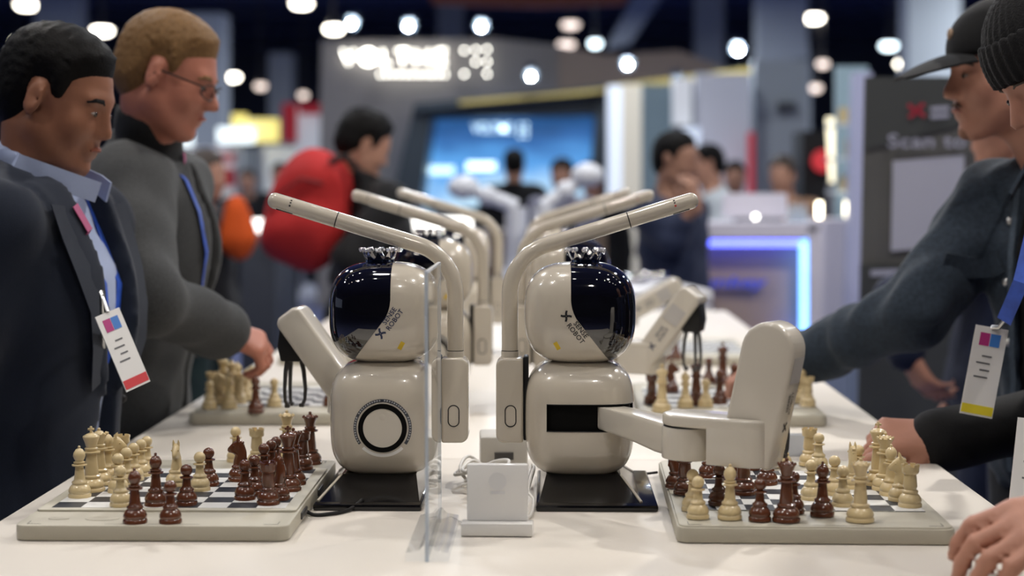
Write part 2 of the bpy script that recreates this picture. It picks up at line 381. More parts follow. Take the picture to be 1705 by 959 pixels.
R1 = [('pawn', 'cream', 1162, 862, ZG, 'cream pawn on the front left corner of the near right board'),
 ('pawn', 'cream', 1153, 849, ZG, 'cream pawn half hidden behind the front corner pawn of the right board'),
 ('bishop', 'cream', 1215, 863, ZG, 'cream bishop on the front tray of the near right board'),
 ('queen', 'cream', 1432, 867, ZG, 'cream queen standing on the front tray of the near right board'),
 ('rook', 'cream', 1515, 843, ZG, 'cream rook at the right corner of the near right board'),
 ('knight', 'cream', 1498, 833, ZG, 'cream knight just behind the right corner rook'),
 ('bishop', 'cream', 1483, 824, ZG, 'cream bishop behind the right corner knight'),
 ('queen', 'cream', 1473, 815, ZG, 'cream queen in the right hand rank in front of the resting hand'),
 ('king', 'cream', 1461, 807, ZG, 'tall cream king in front of the resting hand'),
 ('pawn', 'cream', 1403, 842, ZG, 'cream pawn right of the brown bishop on the near right board'),
 ('pawn', 'cream', 1350, 831, ZG, 'cream pawn left of the brown bishop on the near right board'),
 ('pawn', 'cream', 1389, 823, ZG, 'cream pawn behind the brown bishop on the near right board'),
 ('pawn', 'cream', 1429, 803, ZG, 'cream pawn half hidden behind the cream tray queen'),
 ('knight', 'cream', 1419, 812, ZG, 'cream knight between the fingertips and the cream pawns'),
 ('rook', 'cream', 1347, 774, ZG, 'cream rook at the back of the near right board'),
 ('pawn', 'cream', 1363, 780, ZG, 'cream pawn beside the back cream rook of the right board'),
 ('bishop', 'cream', 1302, 777, ZG, 'cream bishop at the back of the right board right of the gripper'),
 ('pawn', 'brown', 1265, 866, ZG, 'dark brown pawn on the front tray beside the cream bishop'),
 ('queen', 'brown', 1309, 867, ZG, 'brown queen on the front tray of the near right board'),
 ('pawn', 'brown', 1321, 853, ZG, 'brown pawn half hidden behind the brown tray queen'),
 ('bishop', 'brown', 1369, 858, ZG, 'brown bishop near the centre front of the near right board'),
 ('pawn', 'brown', 1197, 840, ZG, 'brown pawn left of the cream bishop on the near right board'),
 ('rook', 'brown', 1140, 822, ZG, 'brown rook near the left edge of the near right board'),
 ('knight', 'brown', 1126, 811, ZG, 'brown knight mostly hidden behind the left brown rook'),
 ('king', 'brown', 1238, 822, ZG, 'brown king with its top hidden by the robot arm'),
 ('bishop', 'brown', 1219, 806, ZG, 'brown bishop under the robot elbow beside the brown king'),
 ('pawn', 'brown', 1179, 794, ZG, 'brown pawn under the left part of the robot elbow'),
 ('bishop', 'brown', 1277, 806, ZG, 'brown bishop under the right end of the robot elbow'),
 ('rook', 'brown', 1250, 781, ZG, 'brown rook far back under the robot elbow, left of its twin'),
 ('rook', 'brown', 1268, 780, ZG, 'brown rook far back under the robot elbow, right of its twin')]
for (k, c, x, y, z, lb) in R1: piece(k, c, x, y, z, lb, G2, {1498: 180, 1419: 95, 1126: 0}.get(x, 0), S)
L2 = [('pawn', 'cream', 349, 680, 'cream pawn nearest the camera in the blurred left cluster'), ('bishop', 'cream', 382, 679, 'cream bishop at the front of the blurred left cluster'),
 ('knight', 'cream', 365, 672, 'cream knight at the left of the blurred left cluster'), ('king', 'cream', 372, 664, 'tall cream king in the blurred left cluster'),
 ('queen', 'cream', 387, 667, 'cream queen in the blurred left cluster'), ('rook', 'cream', 398, 671, 'cream rook right in the blurred left cluster'),
 ('bishop', 'cream', 396, 660, 'cream bishop deep in the blurred left cluster'), ('pawn', 'cream', 408, 666, 'cream pawn right in the blurred left cluster'),
 ('pawn', 'cream', 412, 659, 'cream pawn second from the right in the blurred left cluster'), ('knight', 'cream', 384, 656, 'cream knight farthest back in the blurred left cluster'),
 ('pawn', 'cream', 420, 653, 'cream pawn farthest right in the blurred left cluster'), ('rook', 'cream', 353, 667, 'cream rook at the left edge of the blurred left cluster'),
 ('bishop', 'brown', 426, 686, 'blurred brown bishop on the second row left board'), ('pawn', 'cream', 457, 676, 'lone blurred cream pawn beside the brown bishop on the second row board'),
 ('pawn', 'brown', 550, 675, 'blurred brown pawn half hidden by the left robot body')]
for (k, c, x, y, lb) in L2: piece(k, c, x, y, ZG, lb, G3, 0, S)
R2 = [('rook', 'brown', 1085, 672, 'blurred brown rook at the left edge of the second row right board'), ('king', 'cream', 1102, 685, 'blurred cream king on the front tray of the second row right board'),
 ('knight', 'brown', 1118, 652, 'blurred brown knight behind the cream king of the second row'), ('bishop', 'cream', 1141, 678, 'blurred cream bishop on the second row right board'),
 ('king', 'brown', 1159, 674, 'blurred brown king between two cream pieces in the second row'), ('pawn', 'cream', 1175, 677, 'blurred cream pawn left of the brown bishop in the second row'),
 ('bishop', 'brown', 1198, 672, 'blurred brown bishop beside the upright arm in the second row'), ('pawn', 'brown', 1180, 637, 'blurred brown pawn far back on the second row right board'),
 ('king', 'brown', 1203, 639, 'blurred tall brown king far back below the reaching hand'), ('bishop', 'brown', 1222, 660, 'blurred brown bishop touching the upright arm in the second row'),
 ('queen', 'cream', 1325, 665, 'blurred cream queen right of the upright arm'), ('king', 'cream', 1318, 652, 'blurred cream king right of the upright arm'),
 ('bishop', 'cream', 1335, 670, 'blurred cream bishop right of the upright arm'), ('rook', 'cream', 1345, 676, 'blurred cream rook at the right corner of the second row board'), ('knight', 'cream', 1330, 648, 'blurred cream knight below the denim cuff')]
for (k, c, x, y, lb) in R2: piece(k, c, x, y, ZG, lb, G4, 0, S)
G5 = 'pieces on the far boards'
for i, (k, c, x, y) in enumerate([('pawn', 'cream', 500, 597), ('king', 'cream', 515, 600), ('rook', 'brown', 1105, 600), ('bishop', 'brown', 1125, 598)]):
    piece(k, c, x, y, ZG, ['far cream pawn on the third row left board', 'far cream king on the third row left board', 'far brown rook on the third row right board', 'far brown bishop on the third row right board'][i], G5, 0, S)

# ---------------------------------------------------------------- chess robot (faces +x, its right side is -y)
BA, BB, BC, BN, BZ = .0785, .076, .0835, 3.6, .1135      # body half sizes, exponent, centre height
HA, HB, HC, HN, HZ = .0800, .074, .0730, 2.9, .2640      # head
def surf_y(x, z, a, b, c, n, zc):
    v = 1-abs(x/a)**n-abs((z-zc)/c)**n
    return b*max(v, 0.0)**(1/n)
def wrap(bm, side, lift, a, b, c, n, zc):
    """lay a flat (x, z) drawing on the head or body flank; side -1 is the robot's right"""
    for v in bm.verts: v.co = Vector((v.co.x, side*(surf_y(v.co.x, v.co.z, a, b, c, n, zc)+lift), v.co.z))
    return bm
def flat_bm(polys):
    bm = bmesh.new()
    for p in polys:
        bm.faces.new([bm.verts.new((x, 0, z)) for x, z in p])
    return bm
def xmark(s):      # four curved strokes of the cross logo
    polys = []
    for k in range(4):
        a = R(45+90*k); d = Vector((math.cos(a), math.sin(a))); nrm = Vector((-d.y, d.x)); w = .19*s; bend = .10*s
        p0, p1, p2 = d*.05*s, d*.55*s+nrm*bend, d*1.0*s+nrm*bend*.4
        for q0, q1 in ((p0, p1), (p1, p2)):
            polys.append([tuple(q0+nrm*w), tuple(q0-nrm*w), tuple(q1-nrm*w), tuple(q1+nrm*w)])
    return polys
def rot2(bm, ang, cx, cz, mirror=False):
    ca, sa = math.cos(ang), math.sin(ang)
    for v in bm.verts:
        x, z = v.co.x, v.co.z
        x, z = x*ca-z*sa+0, x*sa+z*ca
        if mirror: x = -x
        v.co = Vector((x+cx, 0, z+cz))
    return bm
def text_xz(txt, size, spacing=1.0, bold=0):
    bm = text_bm(txt, size, 0, spacing, bold)
    bmesh.ops.triangulate(bm, faces=bm.faces[:])
    xs = [v.co.x for v in bm.verts]; ys = [v.co.y for v in bm.verts]; mx, my = (min(xs)+max(xs))/2, (min(ys)+max(ys))/2
    for v in bm.verts: v.co = Vector((v.co.x-mx, 0, v.co.y-my))
    return bm
def bm_obj(bm, name, m, parent, smooth=True, angle=35):
    me = bpy.data.meshes.new(name); bm.to_mesh(me); bm.free(); return mesh_obj(name, me, m, parent, smooth, angle=angle)
def merge_bm(bms):
    mb = MB()
    for b in bms: mb.merge(b)
    return mb.bm
def logo(parent, side, ang, cx, cz, s, ink):
    """cross mark and the two word lines; viewed from outside, x runs to the viewer's right for side -1 and to the left for side +1"""
    mir = side > 0
    HS = (HA, HB, HC, HN, HZ)
    m = MB(); 
    x = flat_bm(xmark(.0078*s)); 
    for v in x.verts: v.co.x -= .0165*s
    bm_obj(wrap(rot2(x, ang, cx, cz, mir), side, .0005, *HS), 'logo_mark', ink, parent, False)
    a = text_xz('SENSE', .0098*s, 1.05, .00012); b = text_xz('ROBOT', .0098*s, 1.05, .00012)
    for bm, dz in ((a, .0046*s), (b, -.0046*s)):
        for v in bm.verts: v.co = Vector((v.co.x+.0115*s, 0, v.co.z+dz))
    bm_obj(wrap(rot2(merge_bm([a, b]), ang, cx, cz, mir), side, .0005, *HS), 'logo_lettering', ink, parent, False)
def rounded_bar(mb, p0, p1, w, h0, h1, z0, z1):
    pass
def stadium(L0, L1, r, n=10):
    """plan outline of a bar from x=L0 to x=L1 with rounded ends of radius r"""
    return [(L1+r*math.cos(R(-90+180*i/n)), r*math.sin(R(-90+180*i/n))) for i in range(n+1)]+[(L0+r*math.cos(R(90+180*i/n)), r*math.sin(R(90+180*i/n))) for i in range(n+1)]
def make_arm(t, elbow, beta, tilt, L2, face, sh=(.028, -.040)):
    # upper link: from the slot to the elbow, a bar that grows towards the elbow
    sx, sy = sh; ex, ey = elbow; al = math.atan2(ey-sy, ex-sx); L1 = math.hypot(ex-sx, ey-sy)
    M1 = Matrix.Translation((sx, sy, 0)) @ Matrix.Rotation(al, 4, 'Z')
    b = bmesh.new(); secs = []
    for x, w, z0, z1 in ((-.01, .017, .103, .1355), (.03, .018, .1025, .1355), (L1*.55, .022, .0975, .136), (L1*.8, .028, .0935, .135), (L1, .030, .0925, .1335)):
        secs.append([b.verts.new((x, sg*w, z)) for sg, z in ((-1, z0), (1, z0), (1, z1), (-1, z1))])
    for A, B in zip(secs[:-1], secs[1:]):
        for k in range(4): b.faces.new((A[k], A[(k+1) % 4], B[(k+1) % 4], B[k]))
    b.faces.new(secs[0][::-1]); b.faces.new(secs[-1])
    es = [e for e in b.edges if abs((e.verts[0].co-e.verts[1].co).normalized().x) > .8]
    bmesh.ops.bevel(b, geom=es, offset=.005, segments=3, affect='EDGES', profile=.5)
    MB().merge(b, M1).build('upper_arm', CREAM2, t, angle=40)
    ME = Matrix.Translation((ex, ey, 0)) @ Matrix.Rotation(beta, 4, 'Z')
    # elbow drum (lower half belongs to the upper link), seam and the forearm cap
    MB().prism([(x, y, .0895) for x, y in stadium(-.002, .002, .0345, 14)], (0, 0, .043), M=ME, bevel=.003).build('elbow_drum', CREAM2, t)
    MB().lathe([(.0338, .1326), (.0338, .1342)], 32, M=Matrix.Translation((ex, ey, 0))).build('elbow_seam', SEAM, t)
    r = .0355
    fb = MB().prism([(x, y, .1340) for x, y in stadium(0, L2, r, 12)], (0, 0, .0155), M=ME, bevel=.0040, seg=3)
    fb.prism([(x, y, .0885) for x, y in [(.040, r), (.040, -r)]+[(L2+r*math.cos(R(-90+180*i/14)), r*math.sin(R(-90+180*i/14))) for i in range(15)]], (0, 0, .0500), M=ME, bevel=.002)
    fa = fb.build('forearm', CREAM2, t)
    # upright wrist slab, hinged on the forearm end and leaning outwards by tilt
    LS = .160
    MS = ME @ Matrix.Translation((L2+.002, 0, .118)) @ Matrix.Rotation(tilt, 4, 'Y')
    w, dp = .036, .0235
    if face == 'arch':        # the arched broad face looks sideways, the lettered edge outwards
        prof = [(-w, -.027), (w, -.027), (w, LS-w)]+[(w*math.cos(R(180*i/10)), LS-w+w*math.sin(R(180*i/10))) for i in range(1, 10)]+[(-w, LS-w)]
        ws = MB().prism([(x, -dp, z) for x, z in prof], (0, 2*dp, 0), M=MS, bevel=.0060, seg=3).build('wrist_slab', CREAM2, t, angle=45)
        LM = Matrix(((0, 0, 1, w+.0004), (1, 0, 0, 0), (0, 1, 0, 0), (0, 0, 0, 1)))     # (u, v) -> outer edge
        gp = MS @ Vector((-.012, dp+.022, LS-.050))
    else:                     # lettered side plate looks sideways, the arch outwards
        prof = [(-dp, .0), (-dp*.9, -.016), (-dp*.4, -.027), (dp*.4, -.027), (dp*.9, -.016), (dp, .0), (dp, LS-.008), (dp-.008, LS), (-dp+.008, LS), (-dp, LS-.008)]
        ws = MB().prism([(x, -w+.004, z) for x, z in prof], (0, 2*w-.008, 0), M=MS, bevel=.006, seg=3).build('wrist_slab', CREAM2, t, angle=45)
        LM = Matrix(((1, 0, 0, 0), (0, 0, -1, -w+.0036), (0, 1, 0, 0), (0, 0, 0, 1)))
        gp = MS @ Vector((.004, 0, LS-.014))
    lg = MB()
    for p in xmark(.0078): lg.bm.faces.new([lg.bm.verts.new(LM @ Vector((x, z+.030, 0))) for x, z in p])
    for tx, du in (('SENSE', -.0046), ('ROBOT', .0046)):
        bm = text_xz(tx, .0090)
        for v in bm.verts: v.co = LM @ Vector((-v.co.z+du, v.co.x+.062, 0))
        lg.merge(bm)
    for v in lg.bm.verts: v.co = MS @ v.co
    lg.build('arm_logo', INKBLUE if face != 'arch' else INKBLACK, ws, smooth=False)
    q = [LM @ Vector((x, z, .0002)) for x, z in ((-.016, .088), (.016, .088), (.016, .122), (-.016, .122))]
    MB().prism(q, tuple((LM.to_3x3() @ Vector((0, 0, .0005)))), M=MS).build('label_strip', mat('faint_label', (.50, .48, .46), .25), ws)
    # gripper hanging upright below the slab's outer end
    MG = Matrix.Translation(gp) @ Matrix.Rotation(beta, 4, 'Z')
    MB().prism([(-.016, -.019, -.005), (.016, -.019, -.005), (.021, -.019, -.040), (.016, -.019, -.064), (-.016, -.019, -.064), (-.021, -.019, -.040)], (0, .038, 0), M=MG, bevel=.003).build('gripper_body', BLACKMATT, t)
    for k in range(3):
        a = R(60+120*k); c, s = math.cos(a), math.sin(a)
        MB().tube([(c*.012, s*.012, -.058), (c*.017, s*.017, -.080), (c*.0195, s*.0195, -.108), (c*.0185, s*.0185, -.126), (c*.014, s*.014, -.134)], [.0042, .0036, .003, .0027, .003], 8, M=MG).box((c*.0135, s*.0135, -.1345), (.008, .008, .006), .001, 1, M=MG).build('gripper_finger', GREYPLASTIC, t)
def make_robot(loc, rz, label, elbow, beta, tilt, L2=.088, near=True, pole=(0, 0), face='side', px1=.088):
    t = empty('chess_robot', loc, rz, label, 'robot', 'cream desktop chess robots in facing rows')
    N = 26 if near else 14
    # base plate and flared pedestal
    MB().prism([(x, y, .0) for x, y in [(-.062, -.145), (px1, -.145), (px1, .145), (-.062, .145)]], (0, 0, .0095), bevel=.003).build('base_plate', BLACKGLOSS, t)
    pb = MB(); lo_ = [pb.bm.verts.new(p) for p in ((-.058, -.128, .0095), (.084, -.128, .0095), (.084, .128, .0095), (-.058, .128, .0095))]; up_ = [pb.bm.verts.new(p) for p in ((-.048, -.056, .0365), (.058, -.056, .0365), (.058, .056, .0365), (-.048, .056, .0365))]
    for i in range(4): pb.bm.faces.new((lo_[i], lo_[(i+1) % 4], up_[(i+1) % 4], up_[i]))
    pb.bm.faces.new(lo_[::-1]); pb.bm.faces.new(up_); pb.build('pedestal', BLACKGLOSS, t, angle=20)
    for sy in (-1, 1): MB().tube([(.0835, sy*.127, .0105), (.0585, sy*.057, .0355)], .0022, 6).build('pedestal_edge', CREAM, t)
    # body with the arm slot on the right flank and front
    bm = superell(BA, BB, BC, BN, N)
    for co, no in (((0, 0, .1005-BZ), (0, 0, 1)), ((0, 0, .1385-BZ), (0, 0, 1)), ((-.0475, 0, 0), (1, 0, 0)), ((0, .02, 0), (0, 1, 0))):
        bmesh.ops.bisect_plane(bm, geom=bm.verts[:]+bm.edges[:]+bm.faces[:], plane_co=co, plane_no=no, dist=1e-6)
    dele = [f for f in bm.faces if .1005-BZ < f.calc_center_median().z < .1385-BZ and f.calc_center_median().x > -.0475 and f.calc_center_median().y < .02 and (f.calc_center_median().y < -.02 or f.calc_center_median().x > .03)]
    bmesh.ops.delete(bm, geom=dele, context='FACES')
    for v in bm.verts: v.co.z += BZ
    body = bm_obj(bm, 'body', CREAM, t, angle=180)
    inn = superell(BA-.006, BB-.006, BC-.006, BN, 12)
    for v in inn.verts: v.co.z += BZ
    bm_obj(inn, 'slot_interior', mat('slot_black', (.004, .004, .004), .7, spec=.1), body, angle=180)
    # slot rim: a thin dark gasket line on the two long edges
    for zz in (.1005, .1385):
        pts = []
        for i in range(30):
            x = -.0475+.125*i/29
            if abs(x) < BA*.985: pts.append((x, -surf_y(x, zz, BA, BB, BC, BN, BZ)-.0001, zz))
        MB().tube(pts, .0007, 6).build('slot_rim', SEAM, body)
    # round dial on the left flank
    BS = (BA, BB, BC, BN, BZ)
    def ring(r0, r1, lift, n=64, a0=0, a1=360, cz=.105, cx=-.002):
        b = bmesh.new(); A = []; B = []
        for i in range(n+1):
            a = R(a0+(a1-a0)*i/n)
            A.append(b.verts.new((cx+r0*math.cos(a), 0, cz+r0*math.sin(a)))); B.append(b.verts.new((cx+r1*math.cos(a), 0, cz+r1*math.sin(a))))
        for i in range(n): b.faces.new((A[i], A[i+1], B[i+1], B[i]))
        return wrap(b, 1, lift, *BS)
    dial = bm_obj(ring(.0002, .0275, .0010), 'dial', CREAM2, t)
    if near:
        bm_obj(ring(.0275, .0345, .0013), 'dial_ring', mat('dial_black', (.003, .003, .003), .6, spec=.1), dial); bm_obj(ring(.0352, .0365, .0012), 'dial_inner_rim', CREAM2, dial)
        bm_obj(ring(.0370, .0412, .0008, a0=-35, a1=215), 'printed_band', mat('dark_print_band', (.035, .04, .055), .3, coat=.5), dial)
        bm_obj(ring(.0370, .0415, .0009, 24, 225, 315), 'pale_print_band', mat('pale_print_band', (.82, .81, .79), .3, coat=.5), dial)
        MB().sphere((-.002, BB+.0002, .1205), (.0058, .0012, .0058), 16, 8).build('dial_dimple', CREAM2, dial)
        rnd = random.Random(3); ticks = MB()
        for i in range(46):
            a = R(-30+240*i/46); rr = .0391; c, s = math.cos(a), math.sin(a)
            if i % 12 == 11: continue
            w = .0009+.0006*rnd.random()
            q = [(rr-.0013, -w), (rr+.0013, -w), (rr+.0013, w*.2), (rr-.0002, w)]
            pts = [(-.002+u*c-v*s, .105+u*s+v*c) for u, v in q]
            ticks.bm.faces.new([ticks.bm.verts.new((x, surf_y(x, z, *BS)+.0011, z)) for x, z in pts])
        ticks.build('band_print', mat('pale_ink', (.42, .43, .45), .5), dial, smooth=False)
    # head shell, visor, crown
    hb = superell(HA, HB, HC, HN, N)
    for v in hb.verts: v.co.z += HZ
    head = bm_obj(hb, 'head', CREAM, t, angle=180)
    vb = superell(HA*1.006, HB*1.006, HC*1.006, HN, N+10)
    for v in vb.verts: v.co.z += HZ
    cuts = [((-.0135, 0, HZ), (1, 0, 0))]
    # rounded corner between the upright edge and the slanted edge
    slope = R(37.5)
    px, pz = -.0135, HZ+.0245
    for i in range(7):
        a = slope*i/6; cuts.append(((px, 0, pz), (math.cos(a), 0, math.sin(a))))
        px += .0062*math.sin(a+slope/12); pz -= .0062*math.cos(a+slope/12)
    cuts.append(((px, 0, pz), (math.cos(slope), 0, math.sin(slope))))
    for co, no in cuts: bmesh.ops.bisect_plane(vb, geom=vb.verts[:]+vb.edges[:]+vb.faces[:], plane_co=co, plane_no=no, clear_inner=True, dist=1e-6)
    lowz = HZ-.0300
    bmesh.ops.bisect_plane(vb, geom=vb.verts[:]+vb.edges[:]+vb.faces[:], plane_co=(.070, 0, lowz), plane_no=(-.45, 0, 1), dist=1e-6)
    lower = [f for f in vb.faces if (f.calc_center_median()-Vector((.070, 0, lowz))).dot(Vector((-.45, 0, 1))) < 0]
    for f in lower: f.material_index = 1
    vis = bm_obj(vb, 'visor', [BLACKGLASS, mat('smoky_visor_skirt', (.05, .047, .038), .12, coat=.8)], head, angle=180)
    cr = MB().lathe([(.0205, 0), (.0205, .0075), (.0195, .0085), (.0195, 0.0005)], 32)
    cr = cr.build('crown_band', CHROMEBLUE, t, loc=(.008, 0, HZ+HC-.0045))
    pts = MB(); nb = 10
    for k in range(nb):
        a = 2*math.pi*k/nb; a1 = a+2*math.pi/nb; am = (a+a1)/2
        q = [(.0208*math.cos(a), .0208*math.sin(a), .0078), (.0208*math.cos(am), .0208*math.sin(am), .0078), (.0208*math.cos(a1), .0208*math.sin(a1), .0078), (.0232*math.cos((am+a1)/2), .0232*math.sin((am+a1)/2), .0120), (.0262*math.cos(am), .0262*math.sin(am), .0205), (.0232*math.cos((am+a)/2), .0232*math.sin((am+a)/2), .0120)]
        vs = [pts.bm.verts.new(p) for p in q]; vi = [pts.bm.verts.new((p[0]*.93, p[1]*.93, p[2])) for p in q]
        pts.bm.faces.new(vs); pts.bm.faces.new(vi[::-1])
        for i in range(6): pts.bm.faces.new((vs[(i+1) % 6], vs[i], vi[i], vi[(i+1) % 6]))
    pts.build('crown_points', CHROME, cr, smooth=False)
    for k in range(nb if near else 0):
        am = 2*math.pi*(k+.5)/nb
        b = MB()
        for q in range(7):
            aa = 2*math.pi*q/6; o = (0, 0, 0) if q == 6 else (.0026*math.cos(aa), .0026*math.sin(aa), .001*(-1)**q)
            b.sphere((.0262*math.cos(am)+o[0], .0262*math.sin(am)+o[1], .0215+o[2]), .0024, 8, 6)
        b.build('crystal_bead', CRYSTAL, cr)
    if near:
        logo(head, -1, R(-52), -.0100, HZ-.0132, 1.0, INKBLACK); logo(head, 1, R(54), -.0092, HZ-.0122, 1.0, INKBLUE)
    for sd, cx in ((-1, -.033), (1, -.028)):
        a = R(-60 if sd < 0 else 60)
        st = flat_bm([[(-.0060, -.0030), (.0060, -.0030), (.0060, .0030), (-.0060, .0030)]])
        bmesh.ops.subdivide_edges(st, edges=st.edges[:], cuts=4, use_grid_fill=True)
        bm_obj(wrap(rot2(st, a, cx, HZ-.0430, sd > 0), sd, .0006, HA, HB, HC, HN, HZ), 'yellow_sticker', YELLOW, head)
    MB().lathe([(.032, .1955), (.030, .1935), (.030, .1975)], 24).build('neck', SEAM, t)
    # rear mast: link plate, casing with oval button, curved tube
    MX = -.1010
    MB().box((-.0775, 0, .140), (.0075, .036, .122), .0025).build('mast_link_plate', BLACKMATT, t)
    cs = MB().prism([(x, -.024, z) for x, z in [(-.0815, .0760), (-.0815, .1990)]+arc((MX-.0075, .1870), .0120, 90, 180, 6)+arc((MX-.0075, .0880), .0120, 180, 270, 6)], (0, .048, 0), bevel=.0035, seg=3).build('mast_casing', CREAM, t)
    for sd in (-1, 1):
        ov = []
        for i in range(40):
            tt = 2*math.pi*i/40
            ov.append((MX+.0015+.0078*math.cos(tt), sd*.0243, .1155+.0078*math.sin(tt)+(.0075 if math.sin(tt) > 0 else -.0075)))
        MB().tube(ov+[ov[0]], .0008, 6, caps=False).build('oval_button_outline', SEAM, cs)
    MB().tube([(MX, 0, .195), (MX, 0, .2075)], .0125, 20).build('mast_collar', CREAM2, cs)
    px0 = MX; path = [(px0, 0, .206)]
    zk = .2895; ang = R(17); rad = .075
    path.append((px0, 0, zk))
    n = 12; tot = math.pi/2-ang
    for i in range(1, n+1):
        th = tot*i/n; path.append((px0+rad*(1-math.cos(th)), 0, zk+rad*math.sin(th)))
    bx, bz = path[-1][0], path[-1][2]
    LB = .123+pole[0]
    def along(s): return (bx+s*math.cos(ang), 0, bz+s*math.sin(ang))
    path += [along(.04), along(.08), along(LB)]
    ppath = path; mast = MB().tube(ppath, .0118, 20).build('mast_tube', CREAM, t)
    MB().tube([(px0, 0, .2068), (px0, 0, .2085)], .0122, 20).build('mast_ring', SEAM, mast)
    MB().tube([along(LB-.0003), along(LB+.0013)], .0121, 20).build('boom_ring', SEAM, mast)
    e = LB+.1; tip = [along(LB+.001), along(e-.006)]; rr = [.0118, .0118]
    for i in range(1, 7): a = R(15*i); tip.append(along(e-.006+.0105*math.sin(a))); rr.append(max(.0118*math.cos(a)**.8, .0008))
    MB().tube(tip, rr, 20).build('camera_boom', CREAM, t)
    dn = Vector((math.sin(ang), 0, -math.cos(ang)))
    cpos = Vector(along(e-.024))+dn*.0095
    MB().box((0, 0, 0), (.026, .013, .004), .0015, M=Matrix.Translation(cpos) @ Matrix.Rotation(-ang, 4, 'Y')).build('boom_camera', BLACKGLOSS, t)
    for sd in (-1, 1):
        for q in range(3):
            c = Vector(along(e-.030)); nr = Vector((-math.sin(ang)*math.sin(R(20*(q-0))), sd*math.cos(R(20*q)), math.cos(ang)*math.sin(R(20*q))))
            MB().box((0, 0, 0), (.0025, .0006, .0026), M=Matrix.Translation(c+nr*.0118) @ Matrix.Rotation(R(sd*-20*q), 4, 'X')).build('boom_mark', (REDINK if (sd < 0 and q == 0) else INKBLACK), t, smooth=False)
    make_arm(t, elbow, beta, tilt, L2, face)
    return t
YR = 2.47
make_robot((-.237, YR, ZT), math.pi, 'left front cream chess robot facing left with round dial on its body', (-.010, -.200), R(-6), R(36))
make_robot((.044, YR, ZT), 0, 'right front cream chess robot facing right with its arm lowered over the board', (.140, -.232), R(-30), R(12), .090, face='arch', px1=.106)
make_robot((-.237, 3.52, ZT), math.pi, 'second row left chess robot behind the acrylic panel, facing left', (.055, -.215), R(-40), R(40), near=True)
make_robot((.044, 3.52, ZT), 0, 'second row right chess robot facing right with raised arm and open gripper', (.062, -.225), R(-22), R(36), near=True)
make_robot((-.237, 4.57, ZT), math.pi, 'third row blurred chess robot facing left', (.055, -.215), R(-30), R(58), near=False)
make_robot((.044, 4.57, ZT), 0, 'third row blurred chess robot facing right', (.062, -.225), R(10), R(62), near=False)

# ---------------------------------------------------------------- acrylic divider, sign holder, cables
AX = -.145
ac = empty('acrylic_divider', (AX, 2.012, ZT), 0, 'clear acrylic divider panel standing on a clear foot between the robots', 'divider')
PL, PH = .235, .345
MB().box((0, PL/2, PH/2+.001), (.0040, PL, PH-.002), .0006, 1).build('panel', clear_acrylic('clear_acrylic', (.96, .975, .985)), ac, smooth=False)
EDGE = clear_acrylic('acrylic_edge', (.70, .78, .86), 1.0, .38)
for yy in (-.001, PL+.001): MB().box((0, yy, PH/2), (.0044, .0016, PH), .0004, 1).build('panel_edge', EDGE, ac)
MB().box((0, PL/2, PH+.0008), (.0044, PL+.004, .0016), .0004, 1).build('panel_edge', EDGE, ac)
for sx in (-1, 1):
    MB().prism([(sx*.0024, -.002, .0005), (sx*.026, -.002, .0005), (sx*.026, -.002, .011), (sx*.010, -.002, .014), (sx*.0024, -.002, .022)], (0, PL, 0), bevel=.0008, seg=1).build('foot', clear_acrylic('acrylic_foot', (.985, .99, .995), .8, .05), ac)
sg = empty('sign_holder', tuple(on(828, 893)+Vector((0, .012, 0))), R(-1), 'white back of a small tent sign in a clear holder between the robots', 'sign')
HOLD = mat('white_acrylic', (.80, .79, .78), .25, coat=.3)
MB().box((0, -.004, .0095), (.0915, .030, .016), .0012).build('holder_foot', mat('frosted_foot', (.78, .765, .74), .3, coat=.4), sg)
MB().box((0, .006, .054), (.0785, .014, .0735), .0025).build('sign_panel', HOLD, sg)
MB().lathe([(.0115, 0), (.0115, .0003), (0, .0003)], 24, M=Matrix.Translation((0, -.0012, .069)) @ Matrix.Rotation(R(90), 4, 'X')).build('ghost_logo', mat('faint_print', (.72, .72, .73), .4), sg)
MB().box((0, -.0012, .0545), (.019, .0003, .004)).build('ghost_text', mat('faint_print2', (.68, .68, .70), .4), sg, smooth=False)
tb = empty('power_box', tuple(on(838, 785)+Vector((0, .03, 0))), R(3), 'pale grey power box on the table behind the white sign', 'box')
MB().box((0, .03, .026), (.075, .09, .052), .004).build('housing', mat('pale_grey_plastic', (.48, .46, .42), .5), tb)
MB().box((-.0, -.016, .022), (.03, .002, .012), .0005, 1).build('socket', GREYPLASTIC, tb)
WCABLE = mat('white_cable', (.74, .72, .68), .4)
def cable(name, label, pts, r, m, sub=6):
    P = [Vector(p) for p in pts]; out = []
    for i in range(len(P)-1):
        p0, p1, p2, p3 = P[max(i-1, 0)], P[i], P[i+1], P[min(i+2, len(P)-1)]
        for k in range(sub):
            u = k/sub; out.append(.5*((2*p1)+(-p0+p2)*u+(2*p0-5*p1+4*p2-p3)*u*u+(-p0+3*p1-3*p2+p3)*u**3))
    out.append(P[-1])
    return tag(MB().tube(out, r, 8).build(name, m, angle=180), label, 'cable')
rc = random.Random(11)
def T(px, py, dz=.003): p = on(px, py); return (p.x, p.y, ZT+dz)
pts = []
for k in range(30):
    a = k*1.05; r_ = .5+.7*rc.random(); pts.append((-.100+.034*r_*math.cos(a), 2.53+.060*r_*math.sin(a), ZT+.005+.030*rc.random()))
cable('charger_cable', 'coiled white cable heaped behind the acrylic panel', pts, .0026, WCABLE)
pts = []
for k in range(22):
    a = k*1.15+.6; r_ = .4+.7*rc.random(); pts.append((-.088+.036*r_*math.cos(a), 2.42+.045*r_*math.sin(a), ZT+.004+.022*rc.random()))
cable('charger_cable', 'loose white cable loops beside the white sign', pts, .0024, WCABLE)
